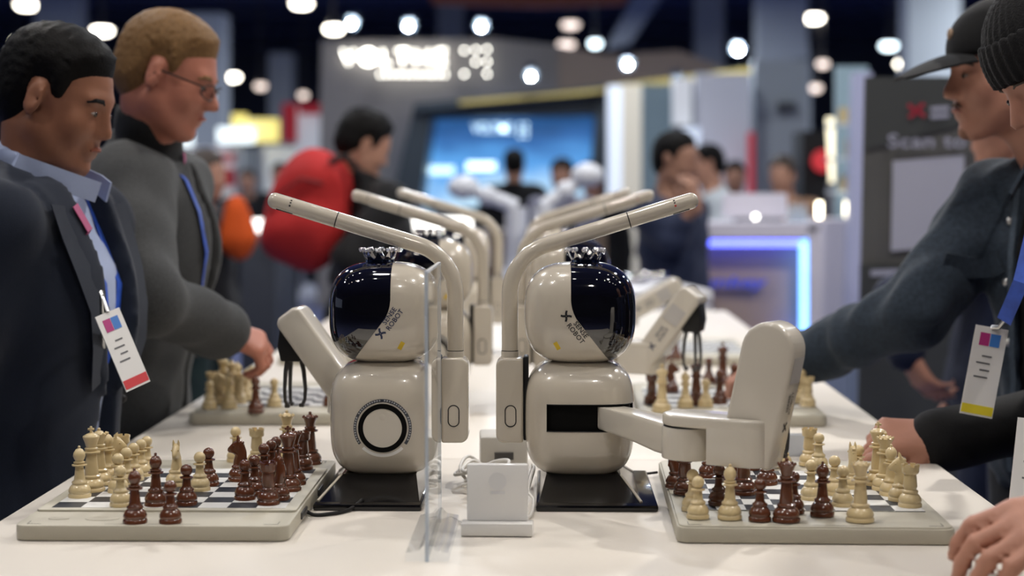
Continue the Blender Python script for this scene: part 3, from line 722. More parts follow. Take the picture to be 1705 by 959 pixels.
cable('charger_cable', 'white cable looping out at the right side of the white sign', [T(872, 822, .004), T(885, 800, .022), T(889, 815, .03), T(880, 835, .016), T(889, 842, .008), T(884, 862, .004), T(872, 868, .003)], .0022, WCABLE)
cable('charger_cable', 'thin white cable running along the table from the acrylic foot', [T(716, 872), T(735, 868), T(752, 864), T(770, 874), T(782, 878)], .0012, WCABLE)
cable('board_cable', 'black cable joining the near left board to the robot base', [T(497, 853, .010), T(520, 860), T(550, 859), T(580, 853), T(604, 846, .012)], .0026, BLACKMATT)
cable('board_cable', 'thin black cable joining the right robot to its board', [T(1030, 792, .004), T(1060, 793), T(1095, 795, .008)], .0020, BLACKMATT)
MB_ = MB().box((0, 0, .018), (.16, .02, .036), .001, 1)
ar = tag(MB_.build('acrylic_rail', clear_acrylic('frosted_acrylic', (.62, .64, .66), 1.0, .45)), 'low frosted acrylic rail behind the near right board', 'rail')
ar.location = (.345, 2.82, ZT)

# ---------------------------------------------------------------- people: signed distance fields turned into one continuous surface
V = lambda *a: np.array(a, dtype=np.float64)
def smin(a, b, k):
    h = np.minimum(np.maximum(.5+(.5/k)*(b-a), 0), 1); return b+(a-b)*h-k*h*(1-h)
class F:
    """ordered list of (op, k, fn): 'u' smooth union, 's' smooth subtraction, 'x' hard intersection; off: offset; disp: displacement"""
    def __init__(s): s.ops = []; s.off = 0.0; s.disp = None
    def cone(s, a, b, r1, r2=None, k=.02, op='u'):
        a, b = np.array(a, float), np.array(b, float); r2 = r1 if r2 is None else r2; ba = b-a; l2 = max(ba@ba, 1e-12)
        def fn(P):
            q = P-a; t = np.clip((q@ba)/l2, 0, 1); q = q-t[:, None]*ba; return np.sqrt(np.einsum('ij,ij->i', q, q))-(r1+(r2-r1)*t)
        s.ops.append((op, k, fn, False)); return s
    def ell(s, c, r, k=.02, op='u', M=None):
        c, r = np.array(c, float), np.array(r, float)
        def fn(P):
            q = P-c
            if M is not None: q = q@M
            q = q/r; k0 = np.sqrt(np.einsum('ij,ij->i', q, q)); q = q/r; k1 = np.sqrt(np.einsum('ij,ij->i', q, q)); return k0*(k0-1)/np.maximum(k1, 1e-9)
        s.ops.append((op, k, fn, False)); return s
    def fn(s, f, op='x', k=.002, always=True): s.ops.append((op, k, f, always)); return s
    def add(s, other): s.ops += other.ops; return s
    def __call__(s, P, idx=None):
        d = None
        for i, (op, k, f, al) in enumerate(s.ops):
            if idx is not None and not al and not idx[i]: continue
            v = f(P)
            if d is None: d = v if op == 'u' else np.full(len(P), 9.); 
            elif op == 'u': d = smin(d, v, k)
            elif op == 's': d = -smin(-d, v, k)
            else: d = np.maximum(d, v)
        d = d-s.off
        if s.disp is not None: d = d+s.disp(P)
        return d
def sdf_mesh(f, lo, hi, h, name):
    lo = np.array(lo, float); B = 8
    n = (np.ceil((np.array(hi, float)-lo)/h/B).astype(int)+1)*B+1
    G = np.empty(n, np.float32); nb = (n-1)//B
    bi = np.stack(np.meshgrid(*[np.arange(x) for x in nb], indexing='ij'), -1).reshape(-1, 3)
    bc = lo+(bi*B+B/2)*h; rad = h*B*.5*1.74+h
    per = [g(bc) if not al else None for (_, _, g, al) in f.ops]
    base = f(bc)
    loc = np.stack(np.meshgrid(*[np.arange(B+1)]*3, indexing='ij'), -1).reshape(-1, 3)*h
    act = np.abs(base) < rad*1.3+.008
    for q in range(len(bi)):
        sl = tuple(slice(bi[q][a]*B, bi[q][a]*B+B+1) for a in range(3))
        if not act[q]: G[sl] = base[q]
    for q in np.nonzero(act)[0]:
        sl = tuple(slice(bi[q][a]*B, bi[q][a]*B+B+1) for a in range(3))
        idx = [True if p is None else bool(p[q] < base[q]+2*rad+.05) for p in per]
        if not any(x for x, o in zip(idx, f.ops) if o[0] == 'u'): G[sl] = base[q]; continue
        # keep the first union in the fold
        G[sl] = f(lo+bi[q]*B*h+loc, idx).reshape((B+1,)*3)
    S_ = G < 0
    c = np.zeros(np.array(G.shape)-1, np.int8)
    for dx in (0, 1):
        for dy in (0, 1):
            for dz in (0, 1): c += S_[dx:dx+c.shape[0], dy:dy+c.shape[1], dz:dz+c.shape[2]]
    ac_ = np.argwhere((c > 0) & (c < 8)); vid = np.full(c.shape, -1, np.int64); vid[tuple(ac_.T)] = np.arange(len(ac_))
    corners = [(0, 0, 0), (1, 0, 0), (0, 1, 0), (1, 1, 0), (0, 0, 1), (1, 0, 1), (0, 1, 1), (1, 1, 1)]
    val = np.stack([G[ac_[:, 0]+a, ac_[:, 1]+b, ac_[:, 2]+d] for a, b, d in corners], 1).astype(np.float64)
    acc = np.zeros((len(ac_), 3)); cnt = np.zeros(len(ac_))
    for i in range(8):
        for j in range(i+1, 8):
            if sum(abs(corners[i][k]-corners[j][k]) for k in range(3)) != 1: continue
            m = (val[:, i] < 0) != (val[:, j] < 0)
            t = np.where(m, val[:, i]/np.where(m, val[:, i]-val[:, j], 1), 0)[:, None]
            p = np.array(corners[i])+t*(np.array(corners[j])-np.array(corners[i])); acc[m] += p[m]; cnt[m] += 1
    verts = lo+(ac_+acc/np.maximum(cnt, 1)[:, None])*h
    faces = []
    for ax in range(3):
        u, v = (ax+1) % 3, (ax+2) % 3
        a = [slice(None)]*3; b = [slice(None)]*3; a[ax] = slice(0, -1); b[ax] = slice(1, None)
        e = np.argwhere(S_[tuple(a)] != S_[tuple(b)])
        e = e[(e[:, u] > 0) & (e[:, v] > 0) & (e[:, u] < c.shape[u]) & (e[:, v] < c.shape[v])]
        if not len(e): continue
        fl = S_[tuple(e.T)]
        def cell(du, dv):
            q = e.copy(); q[:, u] -= du; q[:, v] -= dv; return vid[tuple(q.T)]
        Q = np.stack([cell(1, 1), cell(0, 1), cell(0, 0), cell(1, 0)], 1); Q[~fl] = Q[~fl][:, ::-1]; faces.append(Q)
    faces = np.concatenate(faces); faces = faces[(faces >= 0).all(1)]
    me = bpy.data.meshes.new(name); nf = len(faces)
    me.vertices.add(len(verts)); me.vertices.foreach_set('co', verts.astype(np.float32).ravel())
    me.loops.add(nf*4); me.loops.foreach_set('vertex_index', faces.astype(np.int32).ravel())
    me.polygons.add(nf); me.polygons.foreach_set('loop_start', np.arange(nf, dtype=np.int32)*4); me.update(calc_edges=True)
    return me
def sdf_obj(f, lo, hi, h, name, m, parent=None):
    me = sdf_mesh(f, lo, hi, h, name); o = mesh_obj(name, me, m, None, True, angle=180)
    if parent:
        o.parent = parent; o.matrix_parent_inverse = parent.matrix_basis.inverted()
    return o
def wrinkle(amp, sc, seed=0):
    rs = np.random.RandomState(seed); K = rs.randn(4, 3)*sc; ph = rs.rand(4)*6.28
    def fn(P):
        w = sum(np.sin(P@K[i]+ph[i]+1.5*np.sin(P@K[(i+1) % 4]*.6)) for i in range(4)); return amp*w/2.2
    return fn
def frame(fwd, up):
    x = np.array(fwd, float); x /= np.linalg.norm(x); z = np.array(up, float); z -= x*(x@z); z /= np.linalg.norm(z); return np.stack([x, np.cross(z, x), z], 1)   # columns
def head_field(f, c, M, s=1.0, nose=1.0, jaw=1.0, ears=True):
    T_ = lambda x, y, z: c+M@(V(x, y, z)*s)
    f.ell(T_(-.012, 0, .036), V(.098, .076, .083)*s, .02, M=M)
    f.ell(T_(.028, 0, -.030), V(.062, .058, .082)*s, .03, M=M)
    for sg_ in (-1, 1):
        f.cone(T_(-.002, sg_*.046, -.050), T_(.055, sg_*.018, -.098*jaw), .024*s, .018*s, .025)
        f.ell(T_(.058, sg_*.038, -.028), V(.024, .022, .026)*s, .02, M=M)
    f.ell(T_(.070, 0, -.100*jaw), V(.018, .022, .016)*s, .016, M=M)
    f.ell(T_(.074, 0, .022), V(.016, .048, .012)*s, .016, M=M)
    for sg_ in (-1, 1): f.ell(T_(.094, sg_*.033, .0), V(.016, .017, .012)*s, .012, 's', M=M)
    for sg_ in (-1, 1): f.ell(T_(.073, sg_*.032, .0), V(.0135, .0155, .0115)*s, .004, M=M)
    f.cone(T_(.084, 0, .010), T_(.104*nose, 0, -.030), .0085*s, .0115*s, .012)
    for sg_ in (-1, 1): f.ell(T_(.094*nose, sg_*.012, -.035), V(.010, .0075, .008)*s, .006, M=M)
    f.cone(T_(.085, -.016, -.060), T_(.085, .016, -.060), .0072*s, None, .008)
    f.cone(T_(.083, -.014, -.073), T_(.083, .014, -.073), .0078*s, None, .007)
    f.cone(T_(.094, -.02, -.0665), T_(.094, .02, -.0665), .0022*s, None, .003, 's')
    if ears:
        for sg_ in (-1, 1):
            Me = M@frame((1, sg_*.35, -.15), (.12, 0, 1))
            f.ell(T_(-.010, sg_*.080, -.004), V(.019, .008, .032)*s, .008, M=Me)
            f.ell(T_(-.008, sg_*.088, .0), V(.010, .005, .018)*s, .005, 's', M=Me)
    return T_
def hair_field(c, M, s, line, thick=.010, rough=.0025, seed=1):
    f = F(); T_ = lambda x, y, z: c+M@(V(x, y, z)*s)
    f.ell(T_(-.014, 0, .040), (V(.101, .078, .085)+thick)*s, M=M)
    f.ell(T_(-.055, 0, -.010), (V(.055, .066, .07)+thick*.4)*s, .03, M=M)
    f.ops = []; f.ell(T_(-.013, 0, .037), V(.0995, .0775, .0840)*s, M=M); f.ell(T_(-.055, 0, -.012), V(.056, .064, .072)*s, .03, M=M)
    xs = [a for a, b in line]; zs = [b for a, b in line]; wr = wrinkle(rough, 190, seed)
    def disp(P):
        q = (P-c)@M/s; m = np.clip((q[:, 2]-np.interp(q[:, 0], xs, zs))/.035, -.35, 1)
        top = np.clip((q[:, 2]-.02)/.09, 0, 1); return (wr(P)*np.clip(m+.1, 0, 1)-m*(thick*(.35+.65*top)+.002)+.0005)*s
    f.disp = disp
    return f
SHORT = [(-.14, -.075), (-.06, -.062), (-.034, -.02), (-.026, .030), (.008, .030), (.012, -.012), (.030, -.010), (.034, .045), (.052, .064), (.09, .080)]
NAILS = []
def hand_field(f, o, fwd, dors, side, curl, s=1.0, spread=1.0, thumb=0.0):
    """side +1 right hand, -1 left hand; curl: per finger list of three bends (degrees); thumb 0 open .. 1 closed below the fingers"""
    M = frame(fwd, dors); T_ = lambda x, y, z: o+M@(V(x, y, z)*s)
    ys = [.030, .010, -.011, -.030]; ln = [.93, 1.03, .97, .78]
    f.cone(T_(-.028, 0, 0), T_(.012, 0, 0), .027*s, .026*s, .02)
    for i in range(4):
        y = ys[i]*side
        f.cone(T_(.010, y*.62, 0), T_(.088-abs(y)*.25, y, .003), .0165*s, .0125*s, .014)
    for i in range(4):
        y = ys[i]*side; p = V(.088-abs(y)*.25, y, .003); a = 0; sp = R(ys[i]*side*160)*spread; rr = [.0108, .0095, .0086, .0074]
        for j, (L, cu) in enumerate(zip((.046, .027, .022), curl[i])):
            a += R(cu); d = V(math.cos(a)*math.cos(sp), math.cos(a)*math.sin(sp), -math.sin(a)); q = p+d*L*ln[i]
            f.cone(T_(*p), T_(*q), rr[j]*s, rr[j+1]*s, .0030 if j else .005); p = q
        up = V(math.sin(a)*math.cos(sp), math.sin(a)*math.sin(sp), math.cos(a)); NAILS.append((T_(*(p-d*.003+up*.0052)), M@d, M@up, s))
    t0, t1 = V(.018, .026*side, -.008), V(.050, (.052-.016*thumb)*side, -.020-.014*thumb)
    t2 = t1+V(.026, (.012-.022*thumb)*side, -.010-.006*thumb); t3 = t2+V(.022, (.004-.014*thumb)*side, -.006+.004*thumb)
    f.cone(T_(*t0), T_(*t1), .0175*s, .0135*s, .012); f.cone(T_(*t1), T_(*t2), .0125*s, .0108*s, .005); f.cone(T_(*t2), T_(*t3), .0108*s, .0085*s, .004)
    return T_
RELAX = [(18, 28, 18), (22, 32, 20), (26, 36, 22), (30, 38, 24)]
SKIN = {}
def skin(name, c): return mat('skin_'+name, c, .48, spec=.35, noise=(28, .12), bump=(240, .12))
def cloth(name, c, sc=400, amt=.12, b=.25, rough=.85): return mat(name, c, rough, noise=(sc, amt), bump=(sc*1.5, b), sheen=.08, spec=.25)

def person(spec):
    """spec in world coordinates; returns the root. J: pelvis, chest, neck, head (points); faces: yaw of torso, head forward/up vectors"""
    s = spec.get('s', 1.0); yaw = spec['yaw']; h = spec.get('h', .006)
    base = V(*spec['base'], 0); cy, sy = math.cos(yaw), math.sin(yaw)
    X, Y = V(cy, sy, 0), V(-sy, cy, 0)
    lean = spec.get('lean', 0.0); dz = spec.get('dz', 0.0)
    def L(x, y, z):
        return base+X*(x+lean*max(0, z-.95))+Y*y+V(0, 0, z+dz*max(0, min(1, (z-.5)/.5)))
    root = empty('person', tuple(base), 0, spec['label'], 'person', spec.get('group'))
    hc = np.array(spec['head']) if 'head' in spec else L(.03, 0, 1.615); HM = frame(spec.get('hf', (cy, sy, -.1)), spec.get('hu', (0, 0, 1)))
    g = spec.get('girth', 1.0)
    arms = {}
    for nm, sd in (('R', -1), ('L', 1)):
        sh = L(-.005, sd*.180*s, 1.395); a = spec.get('arm'+nm)
        if a is None: el, wr, hand = L(-.03, sd*.235, 1.10), L(.04, sd*.245, .86), dict(fwd=(cy*.2, sy*.2, -1), dors=tuple(Y*sd), curl=RELAX)
        else: el, wr, hand = np.array(a[0]), np.array(a[1]), a[2]
        arms[nm] = (sh, el, wr, hand, -sd)
    nb = L(-.02, 0, 1.445); neck_top = hc+HM@V(-.028, 0, -.055)
    M = np.stack([X, Y, V(0, 0, 1)], 1)
    def torso(f, o):
        f.ell(L(0, 0, .95), V(.118*g+o, .165*g+o, .135+o), .05, M=M)
        f.ell(L(.008, 0, 1.10), V(.112*g+o, .148*g+o, .14+o), .06, M=M)
        f.ell(L(.005, 0, 1.27), V(.118*g+o, .165+o, .165+o), .06, M=M)
        for sd in (-1, 1): f.cone(L(-.015, sd*.055, 1.415), L(-.005, sd*.165, 1.39), .055+o, .058+o, .05)
        return f
    def limbs(f, o, cuff=0):
        for nm in 'RL':
            sh, el, wr, hd, sd = arms[nm]; e = o*1.0
            d = (wr-el)/np.linalg.norm(wr-el)
            f.cone(sh, el, .054+e, .043+e, .03); f.cone(el, wr-d*cuff, .041+e, .029+e*(1.1 if cuff else 1), .02)
        return f
    def legs(f, o, foot=True):
        for sd in (-1, 1):
            hp, kn, an = L(0, sd*.088, .90), L(.015, sd*.10, .50), L(-.015, sd*.105, .09)
            f.cone(hp, kn, .088*g+o, .058+o, .03); f.cone(kn, an, .056+o, .040+o, .02)
            if foot: f.cone(an-V(0, 0, .045), an+X*.15-V(0, 0, .055), .036, .030, .02)
        return f
    body = F(); torso(body, -.004)
    body.cone(nb-V(0, 0, .06), neck_top, .066*s, .056*s, .03)
    limbs(body, -.006); legs(body, -.008)
    head_field(body, hc, HM, s, **spec.get('face', {}))
    for nm in 'RL':
        sh, el, wr, hd, sd = arms[nm]; hand_field(body, wr, hd['fwd'], hd['dors'], sd, hd.get('curl', RELAX), hd.get('s', s), hd.get('spread', 1), hd.get('thumb', 0))
    nails = list(NAILS); NAILS.clear()
    pts = np.array([hc+V(0, 0, .15), hc+X*.15, hc-X*.15, L(.2, .25, 0), L(-.2, -.25, 0), L(-.2, .25, 0), L(.2, -.25, 0), L(.17, .26, 1.4), L(-.17, -.26, 1.4), L(-.17, .26, 1.4), L(.17, -.26, 1.4)]+[q for nm in 'RL' for q in (arms[nm][1], arms[nm][2], arms[nm][2]+.2*np.array(arms[nm][3]['fwd'])/np.linalg.norm(arms[nm][3]['fwd']))])
    lo, hi = pts.min(0)-.09, pts.max(0)+.09; lo[2] = max(lo[2], -.002)
    sdf_obj(body, lo, hi, h, 'body', skin(spec['skin'][0], spec['skin'][1]), root)
    hc_ = h*1.35
    tr = F(); legs(tr, .016, False); tr.ell(L(0, 0, .93), V(.125*g, .172*g, .12), .05, M=M); tr.fn(lambda P: P[:, 2]-(1.03+dz)); tr.disp = wrinkle(.003, 22, 3)
    l2, h2 = lo.copy(), hi.copy(); h2[2] = 1.12+dz
    sdf_obj(tr, l2, h2, hc_*1.3, 'trousers', spec['trousers'], root)
    for nm_, sd in (('shoe', -1), ('shoe', 1)):
        an = L(-.015, sd*.105, .09); fs = F(); fs.cone(an-V(0, 0, .04), an+X*.16-V(0, 0, .052), .044, .038, .02)
        fs.fn(lambda P: .001-P[:, 2])
        sdf_obj(fs, an+V(-.25, -.25, -.1), an+V(.25, .25, .05), .012, 'shoe', spec.get('shoe', BLACKMATT), root)
    c3 = hc+HM@V(-.05, 0, -.13)
    def neckcut(zoff, tilt=.5, rad=.0):
        n = V(0, 0, 1)+X*-tilt*-1*.0; n = (V(0, 0, 1)*1.0+X*.45); n /= np.linalg.norm(n); p0 = nb+V(0, 0, zoff)
        return lambda P: (P-p0)@n
    out = {}
    for gi, gm in enumerate(spec['tops']):
        f = F(); o = gm.get('o', .012); torso(f, o)
        if gm.get('hem') is not None: f.ell(L(0, 0, .93), V(.135*g+o, .178*g+o, .16), .05, M=M)
        if gm.get('skirt'):
            f.cone(L(-.02, 0, 1.0), L(-.02, 0, gm['skirt']), .132*g, .145*g, .05)
        if gm.get('sleeves', True): limbs(f, o, gm.get('cuff', .012))
        f.cone(nb-V(0, 0, .07), nb+(neck_top-nb)*gm.get('collar', .35), .074*s+o*.6, .066*s+o*.5, .03)
        if gm.get('collar_cut', True): f.fn(neckcut(gm.get('neckz', .035)))
        hem = gm.get('hem', .98) or .98
        f.fn(lambda P, z0=hem+dz: z0-P[:, 2])
        if 'open' in gm:
            w0, w1, zb, zt = gm['open']
            def op(P, w0=w0, w1=w1, zb=zb, zt=zt):
                q = P-base; ly = q@Y; lx = q@X-lean*np.maximum(0, q[:, 2]-.95); w = np.interp(q[:, 2]-dz, [zb, zt], [w0, w1])
                return np.maximum(np.abs(ly-gm.get('oy', 0))-w, .0-lx)
            f.fn(op, 's', .004)
        wr_ = wrinkle(gm.get('wr', .004), gm.get('wsc', 24), gi+5)
        if 'lapel' in gm:
            w0, w1, zb, zt = gm['open']
            def disp(P, wr_=wr_, w0=w0, w1=w1, zb=zb, zt=zt):
                q = P-base; ly = q@Y; lx = q@X-lean*np.maximum(0, q[:, 2]-.95); z = q[:, 2]-dz; w = np.interp(z, [zb, zt], [w0, w1])
                lw = np.interp(z, [1.12, 1.20, 1.36, 1.375, 1.45], [.0, .05, .085, .055, .06])
                m = ((np.abs(ly)-w) < lw) & (lx > .02) & (z > 1.12)
                return wr_(P)-.007*m
            f.disp = disp
        else: f.disp = wr_
        m_ = gm['mat']
        out[gm['name']] = f
        sdf_obj(f, lo-.03, hi+.03, gm.get('h', hc_), gm['name'], m_, root)
    # hair, brows, eyes
    if spec.get('hair'):
        hm = spec['hair']
        hf = hair_field(hc, HM, s, hm.get('line', SHORT), hm.get('thick', .010), hm.get('rough', .0025))
        sdf_obj(hf, hc-.17, hc+.17, min(h, .006) if h < .01 else h, 'hair', hm['mat'], root)
    T_ = lambda x, y, z: Vector(hc+HM@(V(x, y, z)*s))
    def child(mb, nm, m): 
        o = mb.build(nm, m); o.parent = root; o.matrix_parent_inverse = root.matrix_basis.inverted(); return o
    if h < .011:
        NM = mat('nail_'+spec['skin'][0], tuple(min(1, v*k) for v, k in zip(spec['skin'][1], (1.15, 1.2, 1.2))), .3)
        for nc, nd, nu, ns in nails:
            fr_ = np.stack([nd, np.cross(nu, nd), nu], 1); child(MB().sphere((0, 0, 0), (.0062*ns, .0052*ns, .0022*ns), 10, 6, M=Matrix([[*fr_[i], nc[i]] for i in range(3)]+[[0, 0, 0, 1]])), 'fingernail', NM)
        EYE = mat('eye_white', (.30, .25, .22), .3); IRIS = mat('eye_dark', (.02, .012, .008), .1)
        HM4 = Matrix([[*HM[i], hc[i]] for i in range(3)]+[[0, 0, 0, 1]])
        for sd in (-1, 1):
            e = child(MB().sphere((.0805, sd*.0325, -.0005), (.0062, .0110, .0042), 14, 8, M=HM4 @ Matrix.Scale(s, 4)), 'eye', EYE)
            ir = child(MB().sphere((.0858, sd*.0325, -.001), (.003, .0052, .0048), 10, 6, M=HM4 @ Matrix.Scale(s, 4)), 'iris', IRIS)
            child(MB().tube([T_(.089, sd*.014, .018), T_(.090, sd*.026, .0235), T_(.083, sd*.042, .023), T_(.072, sd*.052, .016)], [.003, .0045, .004, .0015], 6, flat=.6), 'eyebrow', spec['brow'])
        child(MB().tube([T_(.0905, -.019, -.0645), T_(.0945, -.006, -.0605), T_(.0945, .006, -.0605), T_(.0905, .019, -.0645)], [.002, .0042, .0042, .002], 6), 'lips', mat('lips_'+spec['skin'][0], tuple(v*k for v, k in zip(spec['skin'][1], (.85, .6, .6))), .45))
    return dict(root=root, L=L, X=X, Y=Y, hc=hc, HM=HM, s=s, fields=out, child=child, T=T_, base=base)
def drape(f, p, d, n=60, lift=.004):
    """march from outside towards the garment until just above its surface"""
    p = np.array(p, float); d = np.array(d, float)/np.linalg.norm(d); t = 0.0
    for _ in range(n):
        v = float(f((p+d*t)[None])[0])-lift
        if v < 1e-4: break
        t += max(v*.7, 5e-4)
        if t > 1: break
    return Vector(p+d*t)
def ribbon(pts, w, normal, thick=.0012):
    mb = MB(); P = [Vector(p) for p in pts]; rows = []
    for i, p in enumerate(P):
        t = (P[min(i+1, len(P)-1)]-P[max(i-1, 0)]).normalized(); n = Vector(normal); n = (n-t*n.dot(t)).normalized(); b = t.cross(n)
        rows.append([mb.bm.verts.new(p+b*w/2), mb.bm.verts.new(p-b*w/2), mb.bm.verts.new(p-b*w/2+n*thick), mb.bm.verts.new(p+b*w/2+n*thick)])
    for A, B in zip(rows[:-1], rows[1:]):
        for k in range(4): mb.bm.faces.new((A[k], A[(k+1) % 4], B[(k+1) % 4], B[k]))
    mb.bm.faces.new(rows[0][::-1]); mb.bm.faces.new(rows[-1]); return mb
def lanyard(P, top, nodes, m, w=.016, name='lanyard'):
    """nodes in torso coordinates (y, z); draped on the outermost garment"""
    f = P['fields'][top]; d = -P['X']
    pts = [drape(f, P['L'](.45, y, z), d) for y, z in nodes]
    return P['child'](ribbon(pts, w, P['X']), name, m), pts
def badge(P, c, right, down, n, w, h, stripe, blocks=True):
    """white show badge with printed colour fields; a part of the person"""
    c, r, d, n = Vector(c), Vector(right).normalized(), Vector(down).normalized(), Vector(n).normalized()
    n = r.cross(d)*(1 if r.cross(d).dot(n) > 0 else -1)
    def bx(x, y, ww, hh, z, t):
        M = Matrix([[r.x, d.x, n.x, c.x], [r.y, d.y, n.y, c.y], [r.z, d.z, n.z, c.z], [0, 0, 0, 1]]); return MB().box((x, y, z), (ww, hh, t), M=M)
    PAPER = mat('badge_paper', (.78, .77, .76), .4, coat=.3)
    b = P['child'](bx(0, h/2, w, h, 0, .0015), 'badge', PAPER)
    P['child'](bx(0, h-.010, w*.96, .014, .0011, .0004), 'badge_stripe', stripe)
    P['child'](bx(-w*.16, .020, w*.30, .020, .0011, .0004), 'badge_logo', mat('badge_magenta', (.45, .03, .2), .5))
    P['child'](bx(w*.16, .020, w*.30, .020, .0011, .0004), 'badge_logo', mat('badge_blue', (.05, .2, .6), .5))
    for k in range(4): P['child'](bx(-w*.08*(k % 2), .046+.011*k, w*(.42 if k % 2 else .30), .0024, .0011, .0004), 'badge_print', mat('badge_grey_ink', (.12, .12, .13), .5))

# ---------------------------------------------------------------- the people
BLACKHAIR = mat('black_hair', (.0045, .004, .004), .6, noise=(200, .4), bump=(300, .5), spec=.12)
SANDHAIR = mat('sandy_hair', (.20, .110, .045), .6, noise=(160, .4), bump=(300, .6), spec=.2)
BROWNHAIR = mat('brown_hair', (.035, .020, .012), .55, noise=(160, .4), bump=(300, .6))
NAVYSUIT = cloth('navy_suit_wool', (.011, .016, .030), 500, .25, .2)
GREYKNIT = cloth('charcoal_knit', (.050, .052, .054), 260, .45, .6)
DARKCOLLAR = cloth('dark_collar_knit', (.02, .021, .023), 260, .3, .5)
SHIRTBLUE = cloth('pale_blue_shirt', (.40, .47, .68), 500, .08, .1)
DENIM = cloth('dark_denim', (.026, .038, .056), 120, .6, .5)
BLACKCLOTH = cloth('black_cloth', (.006, .006, .007), 300, .3, .3)
BLACKKNIT = cloth('black_knit', (.007, .007, .008), 200, .4, .8)
NAVYCLOTH = cloth('navy_cloth', (.012, .018, .045), 300, .3, .3)
DARKTROUSER = cloth('dark_trousers', (.016, .017, .02), 300, .2, .2)
LANBLUE = mat('blue_lanyard', (.03, .10, .55), .45, noise=(40, .5)); LANPINK = mat('magenta_lanyard', (.38, .03, .14), .45)
METAL = mat('brushed_metal', (.6, .6, .6), .3, metal=1)
def A(px, py, D): return np.array(at(px, py, D))
# man in the navy suit, left foreground
m1 = person(dict(label='man in navy suit jacket and pale blue shirt looking down at the left board', base=(-.905, 2.82), yaw=R(-9), lean=.16, dz=-.015, girth=1.12, h=.0062,
    head=tuple(A(98, 168, 2.80)), hf=(.93, -.13, -.30), hu=(.25, 0, 1), s=.93, skin=('tan', (.29, .125, .072)), brow=BLACKHAIR, face=dict(nose=.97),
    hair=dict(mat=BLACKHAIR, thick=.014, rough=.0020, line=[(-.14, -.060), (-.06, -.050), (-.036, -.01), (-.028, .034), (.010, .034), (.014, -.008), (.033, -.004), (.040, .046), (.062, .062), (.1, .076)]),
    trousers=DARKTROUSER,
    tops=[dict(name='shirt', mat=SHIRTBLUE, o=.000, sleeves=False, collar=.62, neckz=.070, wr=.0025, wsc=40, hem=.90),
          dict(name='suit_jacket', mat=NAVYSUIT, o=.024, collar=.40, neckz=.042, open=(.028, .072, 1.10, 1.45), lapel=1, wr=.004, wsc=16, hem=.80, skirt=.86, cuff=.02)]))
f_ = m1['fields']['suit_jacket']; fs_ = m1['fields']['shirt']
for side in (-1, 1):    # shirt collar leaves
    c0 = m1['T'](-.010, side*.050, -.130); 
    nbp = Vector(m1['L'](.0, 0, 1.45)); X_, Y_ = Vector(m1['X']), Vector(m1['Y'])
    p = [nbp-X_*.070+Y_*side*.02+Vector((0, 0, .062)), nbp-X_*.02+Y_*side*.070+Vector((0, 0, .046)), nbp+X_*.070+Y_*side*.045+Vector((0, 0, .012)), nbp+X_*.096+Y_*side*.020+Vector((0, 0, .0))]
    m1['child'](ribbon(p, .034, Y_*side*.8+X_*.3, .003), 'shirt_collar', SHIRTBLUE)
_, lp = lanyard(m1, 'shirt', [(-.055, 1.44), (-.045, 1.38), (-.03, 1.30), (-.015, 1.22), (0, 1.16)], LANBLUE, .020)
_, lq = lanyard(m1, 'shirt', [(.060, 1.44), (.048, 1.38), (.034, 1.30), (.016, 1.22), (0, 1.16)], LANBLUE, .020)
_, lq = lanyard(m1, 'suit_jacket', [(-.080, 1.43), (-.066, 1.39), (-.05, 1.34)], LANPINK, .018)
for sd_ in (-1, 1): lanyard(m1, 'suit_jacket', [(sd_*.115, 1.43), (sd_*.118, 1.38), (sd_*.110, 1.33), (sd_*.092, 1.27), (sd_*.072, 1.21), (sd_*.052, 1.14)], NAVYSUIT, .060, 'lapel')
bc = at(178, 520, 2.60); bd = at(232, 648, 2.58)-bc
m1['child'](MB().tube([lp[-1], bc+Vector((-.01, .01, .03)), bc], .004, 8), 'lanyard_clip', METAL)
badge(m1, bc, (.55, .75, .25), bd, (.8, -.6, 0), .048, .125, mat('badge_red', (.6, .03, .04), .4))
for k in range(2): m1['child'](MB().sphere(drape(f_, m1['L'](.45, .085, 1.10-.1*k), -m1['X'], lift=.001), .008, 10, 6), 'jacket_button', BLACKMATT)
# man in grey cardigan with glasses
m2 = person(dict(label='man with glasses and sandy hair in charcoal knit cardigan reaching to the second board', base=(-.905, 3.42), yaw=R(-1), lean=.26, dz=.055, girth=1.08, h=.0072,
    head=tuple(A(283, 128, 3.30)), hf=(.93, -.06, -.32), hu=(.3, 0, 1), s=.93, skin=('pink', (.47, .185, .125)), brow=SANDHAIR, face=dict(nose=1.04),
    hair=dict(mat=SANDHAIR, thick=.016, rough=.0018, line=[(-.14, -.070), (-.06, -.058), (-.036, -.02), (-.028, .034), (.010, .034), (.012, .0), (.028, .004), (.036, .050), (.075, .066), (.11, .074)]),
    armR=(tuple(A(243, 498, 3.02)), tuple(A(368, 550, 3.20)), dict(fwd=(.85, .25, -.38), dors=(.2, -.45, .85), curl=[(40, 45, 20), (45, 50, 25), (50, 55, 30), (55, 55, 30)], thumb=.7)),
    trousers=DARKTROUSER,
    tops=[dict(name='undershirt', mat=DARKCOLLAR, o=.004, sleeves=False, collar=.78, neckz=.085, hem=.95),
          dict(name='cardigan', mat=GREYKNIT, o=.024, collar=.30, neckz=.030, wr=.0045, wsc=18, hem=.80, skirt=.84, cuff=.005, open=(.010, .030, 1.0, 1.45))]))
GL = mat('glasses_frame', (.02, .018, .018), .3); LENS = clear_acrylic('lens_glass', (.92, .94, .95))
T2 = m2['T']
